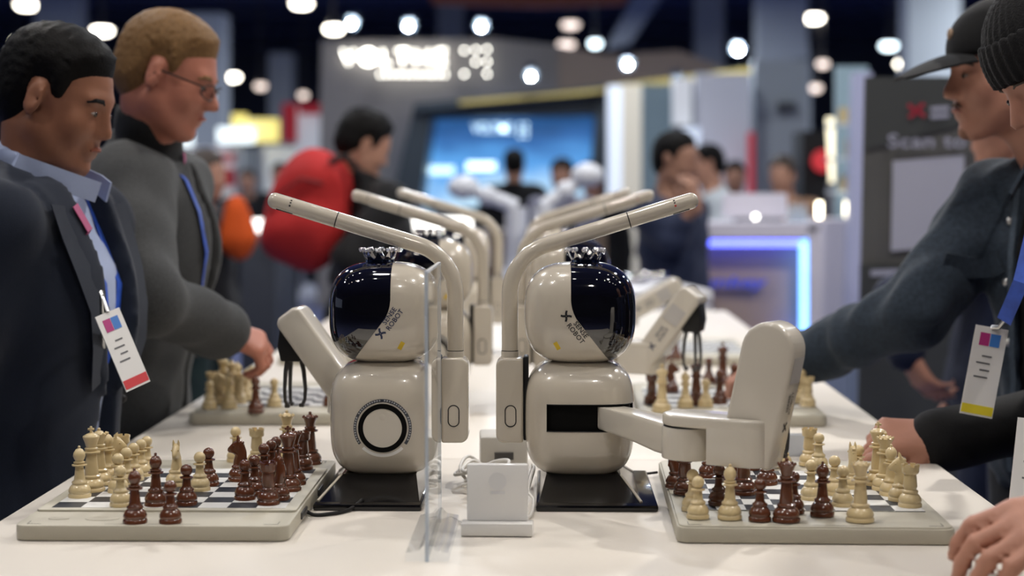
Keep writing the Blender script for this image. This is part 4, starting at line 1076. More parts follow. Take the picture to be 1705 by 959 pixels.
for sd in (-1, 1):
    ring_ = [T2(.104-.018*abs(math.cos(a))*(1 if math.cos(a)*sd > 0 else .2), sd*.032+.023*math.cos(a), -.004+.016*math.sin(a)) for a in [2*math.pi*i/20 for i in range(21)]]
    gl = m2['child'](MB().tube(ring_, .0013, 6, caps=False), 'glasses_rim', GL)
    lens = MB(); lens.bm.faces.new([lens.bm.verts.new(p) for p in ring_[:-1]]); m2['child'](lens, 'lens', LENS)
    m2['child'](MB().tube([T2(.088, sd*.056, .004), T2(.06, sd*.076, .006), T2(0, sd*.083, .008), T2(-.018, sd*.082, -.012)], .0018, 6), 'glasses_temple', GL)
m2['child'](MB().tube([T2(.106, -.009, 0), T2(.109, 0, .002), T2(.106, .009, 0)], .0013, 6), 'glasses_bridge', GL)
lanyard(m2, 'cardigan', [(-.085, 1.455), (-.085, 1.40), (-.078, 1.34), (-.07, 1.26), (-.05, 1.15)], LANBLUE, .020)
lanyard(m2, 'undershirt', [(-.05, 1.455), (-.045, 1.40), (-.04, 1.34)], LANPINK, .014)
# man in denim jacket and black cap
m3 = person(dict(label='man in dark denim jacket and black cap reaching across to the second right board', base=(1.02, 3.22), yaw=R(232), lean=.12, dz=.02, h=.0066,
    head=tuple(A(1668, 122, 3.20)), hf=(-.98, -.12, -.08), hu=(-.08, 0, 1), s=1.0, skin=('fair', (.48, .235, .165)), brow=BROWNHAIR, face=dict(nose=1.0),
    hair=dict(mat=BROWNHAIR, thick=.006, line=[(-.14, -.05), (-.06, -.05), (-.036, -.015), (-.026, .03), (.008, .03), (.012, -.02), (.030, -.018), (.034, .05), (.1, .08)]),
    armR=(tuple(A(1524, 518, 3.20)), tuple(A(1318, 604, 3.40)), dict(fwd=(-1, .1, -.12), dors=(-.1, -.3, 1), curl=[(30, 35, 20), (35, 40, 25), (40, 45, 25), (45, 45, 30)], thumb=.5)),
    trousers=DARKTROUSER,
    tops=[dict(name='t_shirt', mat=BLACKCLOTH, o=.006, sleeves=False, collar=.10, neckz=-.005, hem=.90),
          dict(name='denim_jacket', mat=DENIM, o=.021, collar=.34, neckz=.045, open=(.090, .085, .9, 1.45), wr=.006, wsc=26, hem=.86, cuff=-.02)]))
T3 = m3['T']
def cap_part():
    f = F(); hc, HM = m3['hc'], m3['HM']
    f.ell(hc+HM@V(-.012, 0, .045), (.112, .090, .098), M=HM)
    f.fn(lambda P: (.034-.22*((P-hc)@HM)[:, 0]*0-((P-hc)@HM)[:, 2]))
    return f
sdf_obj(cap_part(), m3['hc']-.2, m3['hc']+.2, .006, 'cap', BLACKCLOTH, m3['root'])
bmb = MB(); rows = []
for i in range(9):
    u = i/8; xx = .072+.125*u
    row = []
    for j in range(13):
        v = -1+2*j/12; hw = .078*math.sqrt(max(.0, 1-(u*.93)**3.2)); y = v*hw
        z = .046-.030*u*u-.008*u-.30*y*y/.08*(1-.3*u)
        row.append((bmb.bm.verts.new(T3(xx-.30*abs(y)**1.5*(1 if u > .3 else 0), y, z)), bmb.bm.verts.new(T3(xx-.30*abs(y)**1.5*(1 if u > .3 else 0), y, z-.004))))
    rows.append(row)
for A_, B_ in zip(rows[:-1], rows[1:]):
    for j in range(12):
        bmb.bm.faces.new((A_[j][0], A_[j+1][0], B_[j+1][0], B_[j][0])); bmb.bm.faces.new((A_[j][1], B_[j][1], B_[j+1][1], A_[j+1][1]))
for j in range(12):
    bmb.bm.faces.new((rows[-1][j][0], rows[-1][j+1][0], rows[-1][j+1][1], rows[-1][j][1])); bmb.bm.faces.new((rows[0][j][1], rows[0][j+1][1], rows[0][j+1][0], rows[0][j][0]))
for A_, B_ in zip(rows[:-1], rows[1:]):
    for j in (0, 12): bmb.bm.faces.new((A_[j][0], B_[j][0], B_[j][1], A_[j][1]))
m3['child'](bmb, 'cap_brim', BLACKCLOTH)
m3['child'](MB().sphere(T3(.093, 0, .078), (.006, .012, .012), 10, 6), 'cap_emblem', mat('tan_patch', (.35, .24, .16), .7))
m3['child'](MB().tube([T3(.088, -.022, -.057), T3(.0925, -.009, -.051), T3(.0925, .009, -.051), T3(.088, .022, -.057)], [.001, .003, .003, .001], 6), 'moustache', mat('light_moustache', (.12, .06, .035), .7))
m3['child'](MB().sphere(T3(.074, 0, -.103), (.0165, .020, .015), 12, 8), 'goatee', mat('short_beard', (.27, .13, .085), .7, noise=(300, .5)))
fd = m3['fields']['denim_jacket']
for k in range(4):
    p = drape(fd, m3['L'](.45, -.108, 1.36-.112*k), -m3['X'], lift=.001); m3['child'](MB().sphere(p, .0085, 12, 8), 'jacket_button', METAL)
STITCH = cloth('denim_edge', (.075, .10, .135), 150, .4, .4)
for yy in (-.098,):
    m3['child'](ribbon([drape(fd, m3['L'](.45, yy, z), -m3['X'], lift=.001) for z in (1.42, 1.36, 1.3, 1.24, 1.18, 1.12, 1.06, 1.0, .94, .9)], .010, m3['X'], .003), 'button_placket', STITCH)
pk = [drape(fd, m3['L'](.45, y, z), -m3['X'], lift=.001) for y, z in ((-.20, 1.285), (-.17, 1.275), (-.14, 1.275), (-.12, 1.285))]
m3['child'](ribbon(pk, .040, m3['X'], .004), 'chest_pocket_flap', DENIM)
for side in (-1, 1):
    nbp = Vector(m3['L'](.0, 0, 1.45)); X_, Y_ = Vector(m3['X']), Vector(m3['Y'])
    p = [nbp-X_*.085+Y_*side*.02+Vector((0, 0, .050)), nbp-X_*.03+Y_*side*.085+Vector((0, 0, .035)), nbp+X_*.06+Y_*side*.088+Vector((0, 0, .0)), nbp+X_*.11+Y_*side*.100+Vector((0, 0, -.055))]
    m3['child'](ribbon(p, .060, Y_*side*.8+X_*.4+Vector((0, 0, .3)), .006), 'jacket_collar', DENIM)
# man in black beanie
m4 = person(dict(label='person in black knit beanie and black sweater with a hand by the right board', base=(1.00, 2.66), yaw=R(183), lean=.24, dz=-.01, h=.0066,
    head=tuple(A(1772, 118, 2.60)), hf=(-.84, -.17, -.50), hu=(-.5, 0, .85), s=1.0, skin=('fair', (.48, .235, .165)), brow=BROWNHAIR,
    armR=(tuple(A(1800, 690, 2.86)), tuple(A(1560, 728, 2.775)), dict(fwd=(-1, -.06, -.02), dors=(-.05, -.55, .85), curl=[(26, 34, 10), (48, 52, 25), (60, 60, 30), (62, 60, 30)], thumb=.55, s=1.0)),
    trousers=DARKTROUSER,
    tops=[dict(name='sweater', mat=BLACKCLOTH, o=.020, collar=.45, neckz=.05, wr=.005, wsc=20, hem=.88, cuff=.0)]))
hc4, HM4_ = m4['hc'], m4['HM']
bf = F(); bf.ell(hc4+HM4_@V(-.016, 0, .052), (.112, .090, .104), M=HM4_)
bf.fn(lambda P: .036-((P-hc4)@HM4_)[:, 2])
def ribs(P, n=44, a=.0016):
    q = (P-hc4)@HM4_; th = np.arctan2(q[:, 1], q[:, 0]+.016); return a*np.sin(th*n)
bf.disp = ribs; sdf_obj(bf, hc4-.2, hc4+.2, .004, 'beanie', BLACKKNIT, m4['root'])
cf = F(); cf.ell(hc4+HM4_@V(-.016, 0, .045), (.120, .097, .115), M=HM4_)
cf.fn(lambda P: .026-((P-hc4)@HM4_)[:, 2]); cf.fn(lambda P: ((P-hc4)@HM4_)[:, 2]-.092)
cf.fn(lambda P: np.sqrt(((((P-hc4)@HM4_-V(-.016, 0, .045))/V(.105, .083, .115))**2).sum(1))*-.1+.1, 'x')
cf.disp = lambda P: ribs(P, 44, .0020); sdf_obj(cf, hc4-.2, hc4+.2, .004, 'beanie_cuff', BLACKKNIT, m4['root'])
b4 = at(1652, 545, 2.66); lt = at(1722, 380, 2.62)
m4['child'](ribbon([at(1740, 300, 2.64), lt, at(1700, 470, 2.60), at(1672, 535, 2.64)], .024, (-.5, -.8, .1)), 'lanyard', LANBLUE)
m4['child'](MB().tube([at(1676, 530, 2.64), at(1664, 545, 2.65), b4], .004, 8), 'lanyard_clip', METAL)
badge(m4, b4, (.8, -.1, -.14), at(1625, 690, 2.66)-b4, (-.2, -1, .1), .050, .140, mat('badge_yellow', (.75, .62, .03), .4))
# person at the right front edge, only a hand and badge in view
m5 = person(dict(label='person at the right edge with only a bare hand and show badge in view', base=(.93, 2.12), yaw=R(180), lean=.16, h=.0065, dz=0,
    skin=('fair', (.48, .235, .165)), brow=BROWNHAIR, hair=dict(mat=BROWNHAIR),
    armL=(tuple(A(1990, 800, 2.06)), tuple(A(1826, 850, 1.905)), dict(fwd=(-.93, -.20, -.22), dors=(-.22, -.52, .80), curl=[(12, 44, 22), (14, 46, 22), (16, 46, 24), (20, 46, 24)], thumb=.2, spread=1.25, s=1.08)),
    trousers=DARKTROUSER, tops=[dict(name='sweater', mat=NAVYCLOTH, o=.016, collar=.4, neckz=.04, hem=.88, cuff=.0)]))
b5 = at(1738, 700, 2.26)
badge(m5, b5, (.62, -.75, 0), at(1722, 852, 2.24)-b5, (-.7, -.7, .1), .080, .130, mat('badge_yellow', (.75, .62, .03), .4))
m5['child'](ribbon([at(1760, 500, 2.2), at(1735, 620, 2.24), b5], .018, (-.5, -.8, .1)), 'lanyard', LANBLUE)
# person behind the denim jacket, hand hanging
m6 = person(dict(label='person in navy sleeve with a bare hand hanging behind the denim jacket', base=(1.20, 4.45), yaw=R(190), lean=.0, h=.012,
    skin=('fair', (.48, .235, .165)), brow=BROWNHAIR, hair=dict(mat=BROWNHAIR), 
    armL=(tuple(A(1492, 500, 4.40)), tuple(A(1508, 586, 4.32)), dict(fwd=(.52, -.1, -.85), dors=(-.8, -.4, -.4), curl=RELAX, thumb=.3, s=1.05)),
    trousers=NAVYCLOTH, tops=[dict(name='jacket', mat=NAVYCLOTH, o=.022, collar=.4, neckz=.03, hem=.80, cuff=.0)]))
# man with red backpack
m7 = person(dict(label='dark haired person in black jacket wearing a red backpack, seen from behind', base=(-.70, 6.55), yaw=R(22), lean=.10, dz=-.02, h=.012,
    head=tuple(A(607, 242, 6.50)), hf=(.86, .30, -.42), hu=(.3, 0, 1), skin=('warm', (.42, .22, .15)), brow=BLACKHAIR, hair=dict(mat=BLACKHAIR, thick=.020, rough=.004),
    armR=(tuple(A(585, 430, 6.3)), tuple(A(640, 470, 6.4)), dict(fwd=(1, .1, -.2), dors=(0, -.3, 1), curl=RELAX)),
    trousers=BLACKCLOTH, tops=[dict(name='jacket', mat=BLACKCLOTH, o=.026, collar=.5, neckz=.05, hem=.82, cuff=0)]))
REDNYLON = mat('red_nylon', (.40, .022, .022), .75, noise=(6, .3), bump=(40, .5), spec=.2); 
bp = empty('backpack', tuple(at(512, 445, 6.42)), 0, 'red nylon backpack worn by the person in black', 'backpack')
bpf = F(); c_ = A(512, 350, 6.42)
bpf.ell(c_+V(.0, 0, -.03), (.155, .16, .21), .05); bpf.ell(c_+V(.05, .02, .10), (.11, .15, .13), .08); bpf.ell(c_+V(-.07, -.01, -.08), (.085, .13, .115), .05); bpf.disp = wrinkle(.010, 14, 9)
sdf_obj(bpf, c_-.36, c_+.36, .012, 'bag', REDNYLON, bp)
zp = MB().tube([Vector(c_)+Vector(p) for p in ((-.13, -.10, -.02), (-.09, -.145, .06), (.0, -.155, .12), (.08, -.15, .10))], .006, 6).build('zip', mat('dark_red_zip', (.2, .01, .01), .5)); zp.parent = bp; zp.matrix_parent_inverse = bp.matrix_basis.inverted()
st = MB().tube([Vector(c_)+Vector(p) for p in ((.10, -.12, .18), (.16, -.10, .20), (.22, -.08, .12), (.22, -.07, -.02), (.14, -.09, -.14))], .014, 8).build('strap', BLACKCLOTH); st.parent = bp; st.matrix_parent_inverse = bp.matrix_basis.inverted()
# far visitors
def far(label, px, py, D, yaw, top, hairm, skinc, trousers=DARKTROUSER, **kw):
    hp = A(px, py, D); cy, sy = math.cos(yaw), math.sin(yaw)
    d = dict(label=label, base=(hp[0]-.03*cy, hp[1]-.03*sy), yaw=yaw, h=.018, head=tuple(hp), hf=(cy, sy, kw.pop('pitch', -.1)), skin=skinc, brow=BROWNHAIR, hair=hairm and dict(mat=hairm, thick=.012, rough=.002), trousers=trousers,
             dz=hp[2]-1.615, tops=[dict(name='top', mat=top, o=.024, collar=.4, neckz=.03, hem=kw.pop('hem', .84), cuff=0, skirt=kw.pop('skirt', None), wr=.006)], group='visitors in the blurred background')
    d.update(kw); return person(d)
WARM, PALE, BROWN_ = ('warm', (.42, .22, .15)), ('fair', (.48, .235, .165)), ('deep', (.16, .08, .05))
far('bald visitor in blue shirt left behind the grey cardigan', 289, 290, 9.0, R(-60), cloth('blue_shirt', (.10, .13, .30)), None, BROWN_, NAVYCLOTH)
p8 = far('visitor in dark jacket beside an orange bag', 345, 292, 8.4, R(-20), BLACKCLOTH, BROWNHAIR, WARM, cloth('dark_green_trousers', (.015, .028, .025)))
og = A(398, 392, 8.3); ob = F(); ob.ell(og, (.085, .07, .13), .04); ob.ell(og+V(-.01, 0, .10), (.05, .05, .09), .05); ob.disp = wrinkle(.008, 20, 4)
o_ = sdf_obj(ob, og-.25, og+.28, .012, 'tote_bag', mat('orange_nylon', (.60, .085, .012), .75, noise=(8, .3), spec=.2)); tag(o_, 'orange bag hanging beside the visitor in the dark jacket', 'bag')
far('visitor in long dark coat touching his chin in front of the lit counter', 1128, 268, 7.4, R(-35), NAVYCLOTH, BLACKHAIR, ('tanned', (.30, .16, .11)), NAVYCLOTH, skirt=.62, hem=.60,
    armR=(tuple(A(1120, 400, 7.2)), tuple(A(1158, 338, 7.15)), dict(fwd=(-.25, .05, 1), dors=(.7, -.7, 0), curl=[(40, 50, 20)]*4, thumb=.5)), h=.014)
far('visitor in white shirt behind the visitor in the long coat', 1176, 275, 10.5, R(190), cloth('white_shirt', (.62, .68, .72)), BLACKHAIR, WARM)
far('small dark figure right of the visitor in the white shirt', 1224, 296, 13.0, R(-90), BLACKCLOTH, BLACKHAIR, WARM)
far('small figure with brown hair left of the dark cabinet', 1302, 292, 10.9, R(-120), cloth('tan_top', (.35, .2, .12)), BROWNHAIR, WARM)
far('dark haired figure standing in front of the lower screen', 856, 276, 13.0, R(90), BLACKCLOTH, BLACKHAIR, WARM)
far('figure in grey top right of the screen centre', 936, 294, 12.0, R(-100), cloth('grey_lilac_top', (.2, .2, .26)), BLACKHAIR, WARM)
far('dark figure at the right edge of the screen', 985, 298, 12.5, R(-100), BLACKCLOTH, BLACKHAIR, WARM)
far('dark far figure left of the red backpack', 466, 294, 16.0, R(-90), BLACKCLOTH, BLACKHAIR, WARM)
far('far figure in dark clothes right of the orange bag', 412, 302, 17.0, R(-90), BLACKCLOTH, BROWNHAIR, WARM)

# ---------------------------------------------------------------- the exhibition hall behind
def pr(pxs, D, th): return MB().prism([at(x, y, D) for x, y in pxs], (0, th, 0))
def child_of(o, parent):
    o.parent = parent; o.matrix_parent_inverse = parent.matrix_basis.inverted(); return o
def panel(name, pxs, D, th, m, label=None, cat=None, parent=None, group=None, kind=None, post=False):
    if post:
        c = [at(x, y, D) for x, y in pxs]; cx = sum(p.x for p in c)/len(c); zb = min(p.z for p in c); hh = empty(name, (cx, D, 0), 0, label, cat, group)
        o = child_of(pr(pxs, D, th).build('sign_panel', m, smooth=False), hh); child_of(MB().tube([(cx, D+th/2, 0), (cx, D+th/2, zb)], .03, 8).build('post', METAL), hh); return hh
    o = pr(pxs, D, th).build(name, m, smooth=False)
    if parent: o.parent = parent; o.matrix_parent_inverse = parent.matrix_basis.inverted()
    return tag(o, label, cat, group, kind)
def child_of(o, parent):
    o.parent = parent; o.matrix_parent_inverse = parent.matrix_basis.inverted(); return o
def floor_y(D): return 305+1.45*FPX/D
TAUPE = mat('taupe_booth_wall', (.27, .25, .245), .7, noise=(.6, .06)); BROWNF = mat('brown_fascia', (.26, .20, .17), .7, noise=(.5, .1))
SLATE = mat('slate_portal', (.032, .045, .058), .45); GOLD = mat('gold_strip', (.55, .42, .12), .4, emit=((1, .75, .25), .10))
GREYCOL = mat('grey_column', (.27, .30, .33), .8, noise=(.4, .1)); PALEWALL = mat('pale_booth_wall', (.55, .56, .62), .7)
LILAC = mat('lilac_post', (.42, .44, .62), .5)
# big booth with the lit letter sign
bo = empty('exhibition_booth', tuple(at(760, floor_y(20), 20)), 0, 'large taupe booth with slanted dark portal under the lit letter sign', 'booth')
panel('booth_wall', [(535, 68), (700, 66), (700, 512), (528, 512)], 20.0, .5, TAUPE, parent=bo)
panel('booth_wall', [(700, 66), (822, 64), (930, 76), (930, 200), (700, 200)], 20.0, .5, TAUPE, parent=bo)
panel('fascia', [(930, 76), (1010, 92), (1130, 84), (1215, 116), (1215, 124), (930, 158)], 19.6, .8, BROWNF, parent=bo)
panel('fascia_edge', [(690, 172), (940, 150), (1345, 96), (1345, 110), (940, 162), (690, 186)], 18.6, .5, SLATE, parent=bo)
panel('gold_strip', [(765, 168), (1010, 148), (1010, 153), (765, 174)], 18.5, .06, GOLD, parent=bo); panel('gold_strip', [(1010, 142), (1305, 106), (1300, 116), (1010, 153)], 18.4, .06, GOLD, parent=bo)
panel('portal_leg', [(690, 172), (722, 172), (674, 522), (608, 522)], 18.8, .9, SLATE, parent=bo)
panel('portal_leg', [(996, 156), (1012, 156), (984, 522), (962, 522)], 18.8, .9, SLATE, parent=bo)
panel('portal_head', [(690, 172), (1012, 152), (1010, 190), (712, 196)], 18.9, .7, SLATE, parent=bo)
def screen_mat():
    m = bpy.data.materials.new('booth_screen_picture'); m.use_nodes = True; nt = m.node_tree; b = nt.nodes['Principled BSDF']
    tc = nt.nodes.new('ShaderNodeTexCoord'); mp = nt.nodes.new('ShaderNodeMapping'); mp.inputs['Scale'].default_value = (.5, 1, 1.6)
    n = nt.nodes.new('ShaderNodeTexNoise'); n.inputs['Scale'].default_value = 2.2; n.inputs['Detail'].default_value = 2
    sp = nt.nodes.new('ShaderNodeSeparateXYZ'); r = nt.nodes.new('ShaderNodeMapRange'); r.inputs[1].default_value = 1.15; r.inputs[2].default_value = 2.2; r.inputs[3].default_value = .75; r.inputs[4].default_value = .05
    ad = nt.nodes.new('ShaderNodeMath'); ad.operation = 'MULTIPLY_ADD'; ad.inputs[1].default_value = .7
    cr = nt.nodes.new('ShaderNodeValToRGB'); e = cr.color_ramp.elements
    e[0].position = .25; e[0].color = (.012, .035, .085, 1); e[1].position = 1.0; e[1].color = (.55, .80, 1, 1)
    k = cr.color_ramp.elements.new(.55); k.color = (.03, .13, .38, 1); k = cr.color_ramp.elements.new(.8); k.color = (.10, .36, .80, 1)
    L_ = nt.links.new
    L_(tc.outputs['Object'], mp.inputs[0]); L_(mp.outputs[0], n.inputs['Vector']); L_(tc.outputs['Object'], sp.inputs[0]); L_(sp.outputs[2], r.inputs[0])
    L_(n.outputs['Fac'], ad.inputs[0]); L_(r.outputs[0], ad.inputs[2]); L_(ad.outputs[0], cr.inputs[0]); L_(cr.outputs[0], b.inputs['Emission Color'])
    b.inputs['Emission Strength'].default_value = 1.1; b.inputs['Base Color'].default_value = (.01, .01, .015, 1); b.inputs['Roughness'].default_value = .3
    return m
sc_ = panel('booth_screen', [(716, 188), (1000, 178), (984, 345), (682, 345)], 19.6, .1, screen_mat(), 'large blue video screen inside the slanted dark portal', 'screen')
def letters(txt, px, py, D, hpx, m, parent, name='letter', wpx=None, ext=.03, spacing=1.0, bold=.012, italic=0):
    H = hpx*D/FPX; c = at(px, py, D); bm = text_bm(txt, H*1.38, ext, spacing, H*bold)
    w = max(v.co.x for v in bm.verts)-min(v.co.x for v in bm.verts); k = (wpx*D/FPX)/w if wpx else 1
    for v in bm.verts: v.co = Vector((c.x+(v.co.x+italic*v.co.y)*k, c.y-.02-v.co.z, c.z+v.co.y))
    return child_of(bm_obj(bm, name, m, None, False), parent)
def letters_each(txt, px0, px1, py, D, hpx, m, parent, bold=.012):
    n = len(txt)
    for i, ch in enumerate(txt): letters(ch, px0+(px1-px0)*(i+.5)/n, py, D, hpx, m, parent, wpx=(px1-px0)/n*.72, bold=bold)
SIGNW = glow('sign_glow', (1, .97, .86), 13.0)
si = empty('illuminated_sign', tuple(at(655, 110, 19.9)), 0, 'lit white letter sign VOLTME with dot emblem on the taupe wall', 'sign')
STROKES = {'V': [[(0, 1), (.5, 0), (1, 1)]], 'O': [[(.5+.5*math.cos(R(a)), .5+.5*math.sin(R(a))) for a in range(0, 361, 20)]], 'L': [[(0, 1), (0, 0), (.85, 0)]], 'T': [[(0, 1), (1, 1)], [(.5, 1), (.5, 0)]], 'M': [[(0, 0), (0, 1), (.5, .25), (1, 1), (1, 0)]], 'E': [[(1, 1), (0, 1), (0, 0), (1, 0)], [(0, .5), (.85, .5)]]}
for ch, x0, x1 in (('V', 571, 589), ('O', 601, 625), ('L', 637, 651), ('T', 661, 680), ('M', 692, 715), ('E', 729, 742)):
    mb = MB()
    for st_ in STROKES[ch]: mb.tube([at(x0+(x1-x0)*u, 106-22*v, 19.9) for u, v in st_], .009, 6)
    child_of(mb.build('letter', SIGNW), si)
for i in range(11): child_of(MB().box(at(633+10.8*i, 124, 19.85), (.018, .02, .035), .003).build('tagline_letter', SIGNW), si)
for x, y in ((773, 84), (792, 83), (811, 82), (792, 103), (811, 103), (773, 123), (811, 123)): child_of(MB().sphere(at(x, y, 19.85), (.016, .016, .016), 12, 8).build('dot', SIGNW), si)
SCRT = glow('screen_text_glow', (.6, .85, 1), 2.2)
letters('VOLTME', 820, 214, 19.55, 15, SCRT, sc_, 'screen_text', 66, .01)
for x, y in ((866, 208), (876, 208), (866, 217), (876, 217), (866, 226), (876, 226)): child_of(MB().sphere(at(x, y, 19.5), (.02, .01, .02), 8, 6).build('screen_dot', SCRT), sc_)
child_of(pr([(694, 277), (757, 277), (755, 290), (691, 290)], 19.55, .03).build('screen_caption', glow('screen_caption_glow', (.55, .85, 1), 1.8), smooth=False), sc_)
child_of(pr([(778, 270), (825, 270), (824, 283), (776, 283)], 19.55, .03).build('screen_caption', glow('screen_caption_glow2', (.7, .95, 1), 2.4), smooth=False), sc_)
# spotlights on arms above the booth
SPOTB = glow('cool_spot_glow', (.80, .90, 1), 420)
for px, py, r, nm in ((585, 40, .026, 'left of the row above the lit sign'), (680, 44, .026, 'second from left above the lit sign'), (801, 45, .026, 'right of the row above the lit sign'), (884, 128, .020, 'angled on the fascia right of the lit sign'), (1045, 108, .026, 'over the brown fascia'), (1229, 83, .034, 'brightest, at the right end of the fascia'), (1320, 134, .016, 'by the grey wall right of the fascia'), (1129, 137, .012, 'over the white booth wall')):
    D = 18.0; p = at(px, py, D); e = empty('spotlight', tuple(p), 0, 'cool white spotlight '+nm, 'spotlight', 'spotlights of the background booth')
    MB().sphere((0, 0, 0), r, 14, 10).build('lamp_glass', SPOTB, e)
    MB().tube([(0, .06, .02), (0, .30, .10)], [.07, .06], 12).build('lamp_can', SLATE, e); MB().tube([(0, .2, .08), (0, .5, .05)], .015, 6).build('arm', SLATE, e)
HOUS_ = mat("lamp_housing", (.05, .05, .055), .5)
# hall ceiling lamps in view
BAY = glow('high_bay_glow', (1, .93, .80), 14); BAYC = glow('high_bay_glow_cool', (.75, .92, 1), 6); BAYR = glow('high_bay_glow_dim', (1, .82, .72), 2.2)
for px, py, D, w, m, nm in ((45, 8, 40, .26, BAY, 'top left corner'), (170, 51, 40, .24, BAY, 'above the man in the suit'), (28, 70, 44, .12, BAY, 'left edge behind the suited man'), (502, 6, 40, .24, BAY, 'top, left of the lit sign'), (556, 48, 40, .22, BAY, 'beside the left spotlight'), (387, 128, 46, .20, BAY, 'by the face with glasses, left'), (434, 143, 46, .16, BAYR, 'by the face with glasses, right'), (505, 158, 46, .12, BAYR, 'small, left of the taupe wall'),
        (950, 41, 42, .22, BAYR, 'dim pinkish, right of the spotlights'), (943, 74, 42, .22, BAYR, 'dim white, under the pinkish one'), (957, 1, 40, .26, BAYC, 'top edge, greenish white'), (991, 72, 40, .14, BAYC, 'small bluish, left of the slanted beam'), (1355, 30, 40, .22, BAY, 'on the broad grey column'), (1480, 76, 40, .2, BAYC, 'bluish, left of the cap'), (1507, 106, 40, .22, BAY, 'just left of the cap brim'), (1520, 47, 44, .12, BAYR, 'small dim, above the cap brim'), (1358, 146, 40, .14, BAYR, 'small, over the showcase'), (1370, 106, 40, .14, BAYR, 'dim, above the showcase')):
    p = at(px, py, D); e = empty('ceiling_lamp', tuple(p), 0, 'distant hall ceiling lamp, '+nm, 'lamp', 'hall ceiling lamps in the background')
    MB().lathe([(0, -.10), (w*.7, -.08), (w, 0), (w*.8, .05)], 16).build('diffuser', m, e); MB().lathe([(w*.8, .05), (w*.5, .2), (.03, .25), (.03, max(.3, 6.5-p.z))], 12).build('housing', HOUS_, e)
# columns, beams and roof trusses of the hall
for nm, D, pxs in (('broad grey hall column at the top right', 36, [(1262, -60), (1345, -60), (1345, 60), (1350, 118), (1350, 418), (1262, 418)]), ('narrow grey hall column left of the broad one', 44, [(1158, -20), (1206, -20), (1206, 398), (1158, 398)]), ('grey hall column behind the man in the suit', 36, [(58, -20), (128, -20), (128, 420), (58, 420)]),
        ('grey hall column behind the man with glasses', 34, [(302, 22), (370, 22), (370, 420), (302, 420)]), ('slim grey hall column left of the taupe wall', 44, [(447, 88), (486, 88), (486, 360), (447, 360)]), ('pale grey hall column behind the cap', 30, [(1512, -20), (1600, -20), (1600, 420), (1512, 420)]), ('grey hall column above the lit sign', 48, [(728, -20), (772, -20), (772, 390), (728, 390)])):
    tag(panel('hall_column', pxs, D, .8, GREYCOL), nm, 'column', 'grey hall columns')
panel('slanted_beam', [(1062, -20), (1112, -20), (1050, 72), (1008, 82)], 40, .5, GREYCOL, 'pale slanted roof beam above the fascia', 'beam')
TR = mat('roof_truss_blue', (.03, .045, .11), .6)
for k, (y0, D) in enumerate(((24, 50), (52, 53), (80, 56))):
    e = empty('roof_truss', tuple(at(850, y0, D)), 0, ['nearest navy roof truss across the hall', 'middle navy roof truss across the hall', 'farthest navy roof truss across the hall'][k], 'truss', 'navy roof trusses')
    for dz in (0, .55): MB().tube([(-22, 0, dz), (22, 0, dz)], .09, 6).build('chord', TR, e)
    for i in range(22): MB().tube([(-22+2*i, 0, 0), (-21+2*i, 0, .55)], .05, 5).build('web_bar', TR, e)
panel('orange_hanging_ring', [(700, -30), (1060, -30), (1040, 4), (900, 10), (720, 4)], 26, .3, mat('orange_banner', (.45, .13, .05), .7), 'orange hanging banner at the very top of the view', 'banner')
# left background booths and signs
panel('yellow_sign', [(408, 198), (461, 198), (461, 236), (408, 236)], 24, .2, glow('yellow_sign_glow', (1, .80, .02), .95), 'glowing yellow sign in the left background', 'sign', post=True)
panel('yellow_sign', [(386, 190), (408, 190), (408, 212), (386, 212)], 24.3, .2, glow('yellow_sign_glow', (1, .80, .02), .95), 'small yellow sign piece joined left of the glowing yellow sign', 'sign', post=True)
panel('lit_white_sign', [(362, 212), (420, 212), (420, 238), (362, 238)], 23.5, .2, glow('white_sign_glow', (.85, .97, 1), 1.6), 'glowing white sign in front of the yellow sign', 'sign', post=True)
panel('lit_white_sign', [(296, 222), (316, 222), (316, 242), (296, 242)], 23.5, .2, glow('white_sign_glow', (.85, .97, 1), 1.6), 'small glowing white sign right of the yellow tag', 'sign', post=True)
panel('yellow_sign', [(282, 222), (294, 222), (294, 240), (282, 240)], 23.6, .2, glow('yellow_sign_glow', (1, .80, .02), .95), 'small yellow tag beside the face with glasses', 'sign', post=True)
rb = empty('red_banner', tuple(at(500, 320, 22)), 0, 'red and white hanging booth banner left of the taupe wall', 'banner')
RED = mat('red_banner_cloth', (.50, .02, .035), .6, emit=((1, .05, .08), .12)); WHT = mat('white_backlit_cloth', (.72, .75, .8), .6, emit=((.9, .95, 1), .28))
child_of(MB().tube([(at(500, 300, 22.2).x, 22.2, 0), (at(500, 300, 22.2).x, 22.2, at(500, 300, 22.2).z)], .04, 8).build('post', METAL), rb); panel('red_field', [(470, 172), (493, 172), (493, 236), (470, 236)], 22, .1, RED, parent=rb); panel('white_field', [(493, 178), (534, 178), (534, 300), (493, 300)], 22.1, .1, WHT, parent=rb); panel('red_field', [(498, 172), (534, 172), (534, 190), (498, 190)], 21.9, .1, RED, parent=rb)
wb = empty('white_booth', tuple(at(340, floor_y(25), 25)), 0, 'white and red booth wall in the left background', 'booth')
panel('wall', [(250, 246), (400, 246), (400, 330), (250, 330)], 25, .2, WHT, parent=wb); panel('red_lettering', [(322, 256), (398, 256), (398, 268), (322, 268)], 24.9, .05, RED, parent=wb); panel('red_lettering', [(372, 280), (398, 280), (398, 310), (372, 310)], 24.9, .05, RED, parent=wb)
panel('wall', [(440, 244), (530, 244), (530, 322), (440, 322)], 24.6, .2, WHT, parent=wb); panel('wall', [(404, 246), (440, 246), (440, 330), (404, 330)], 25.4, .2, GREYCOL, parent=wb)
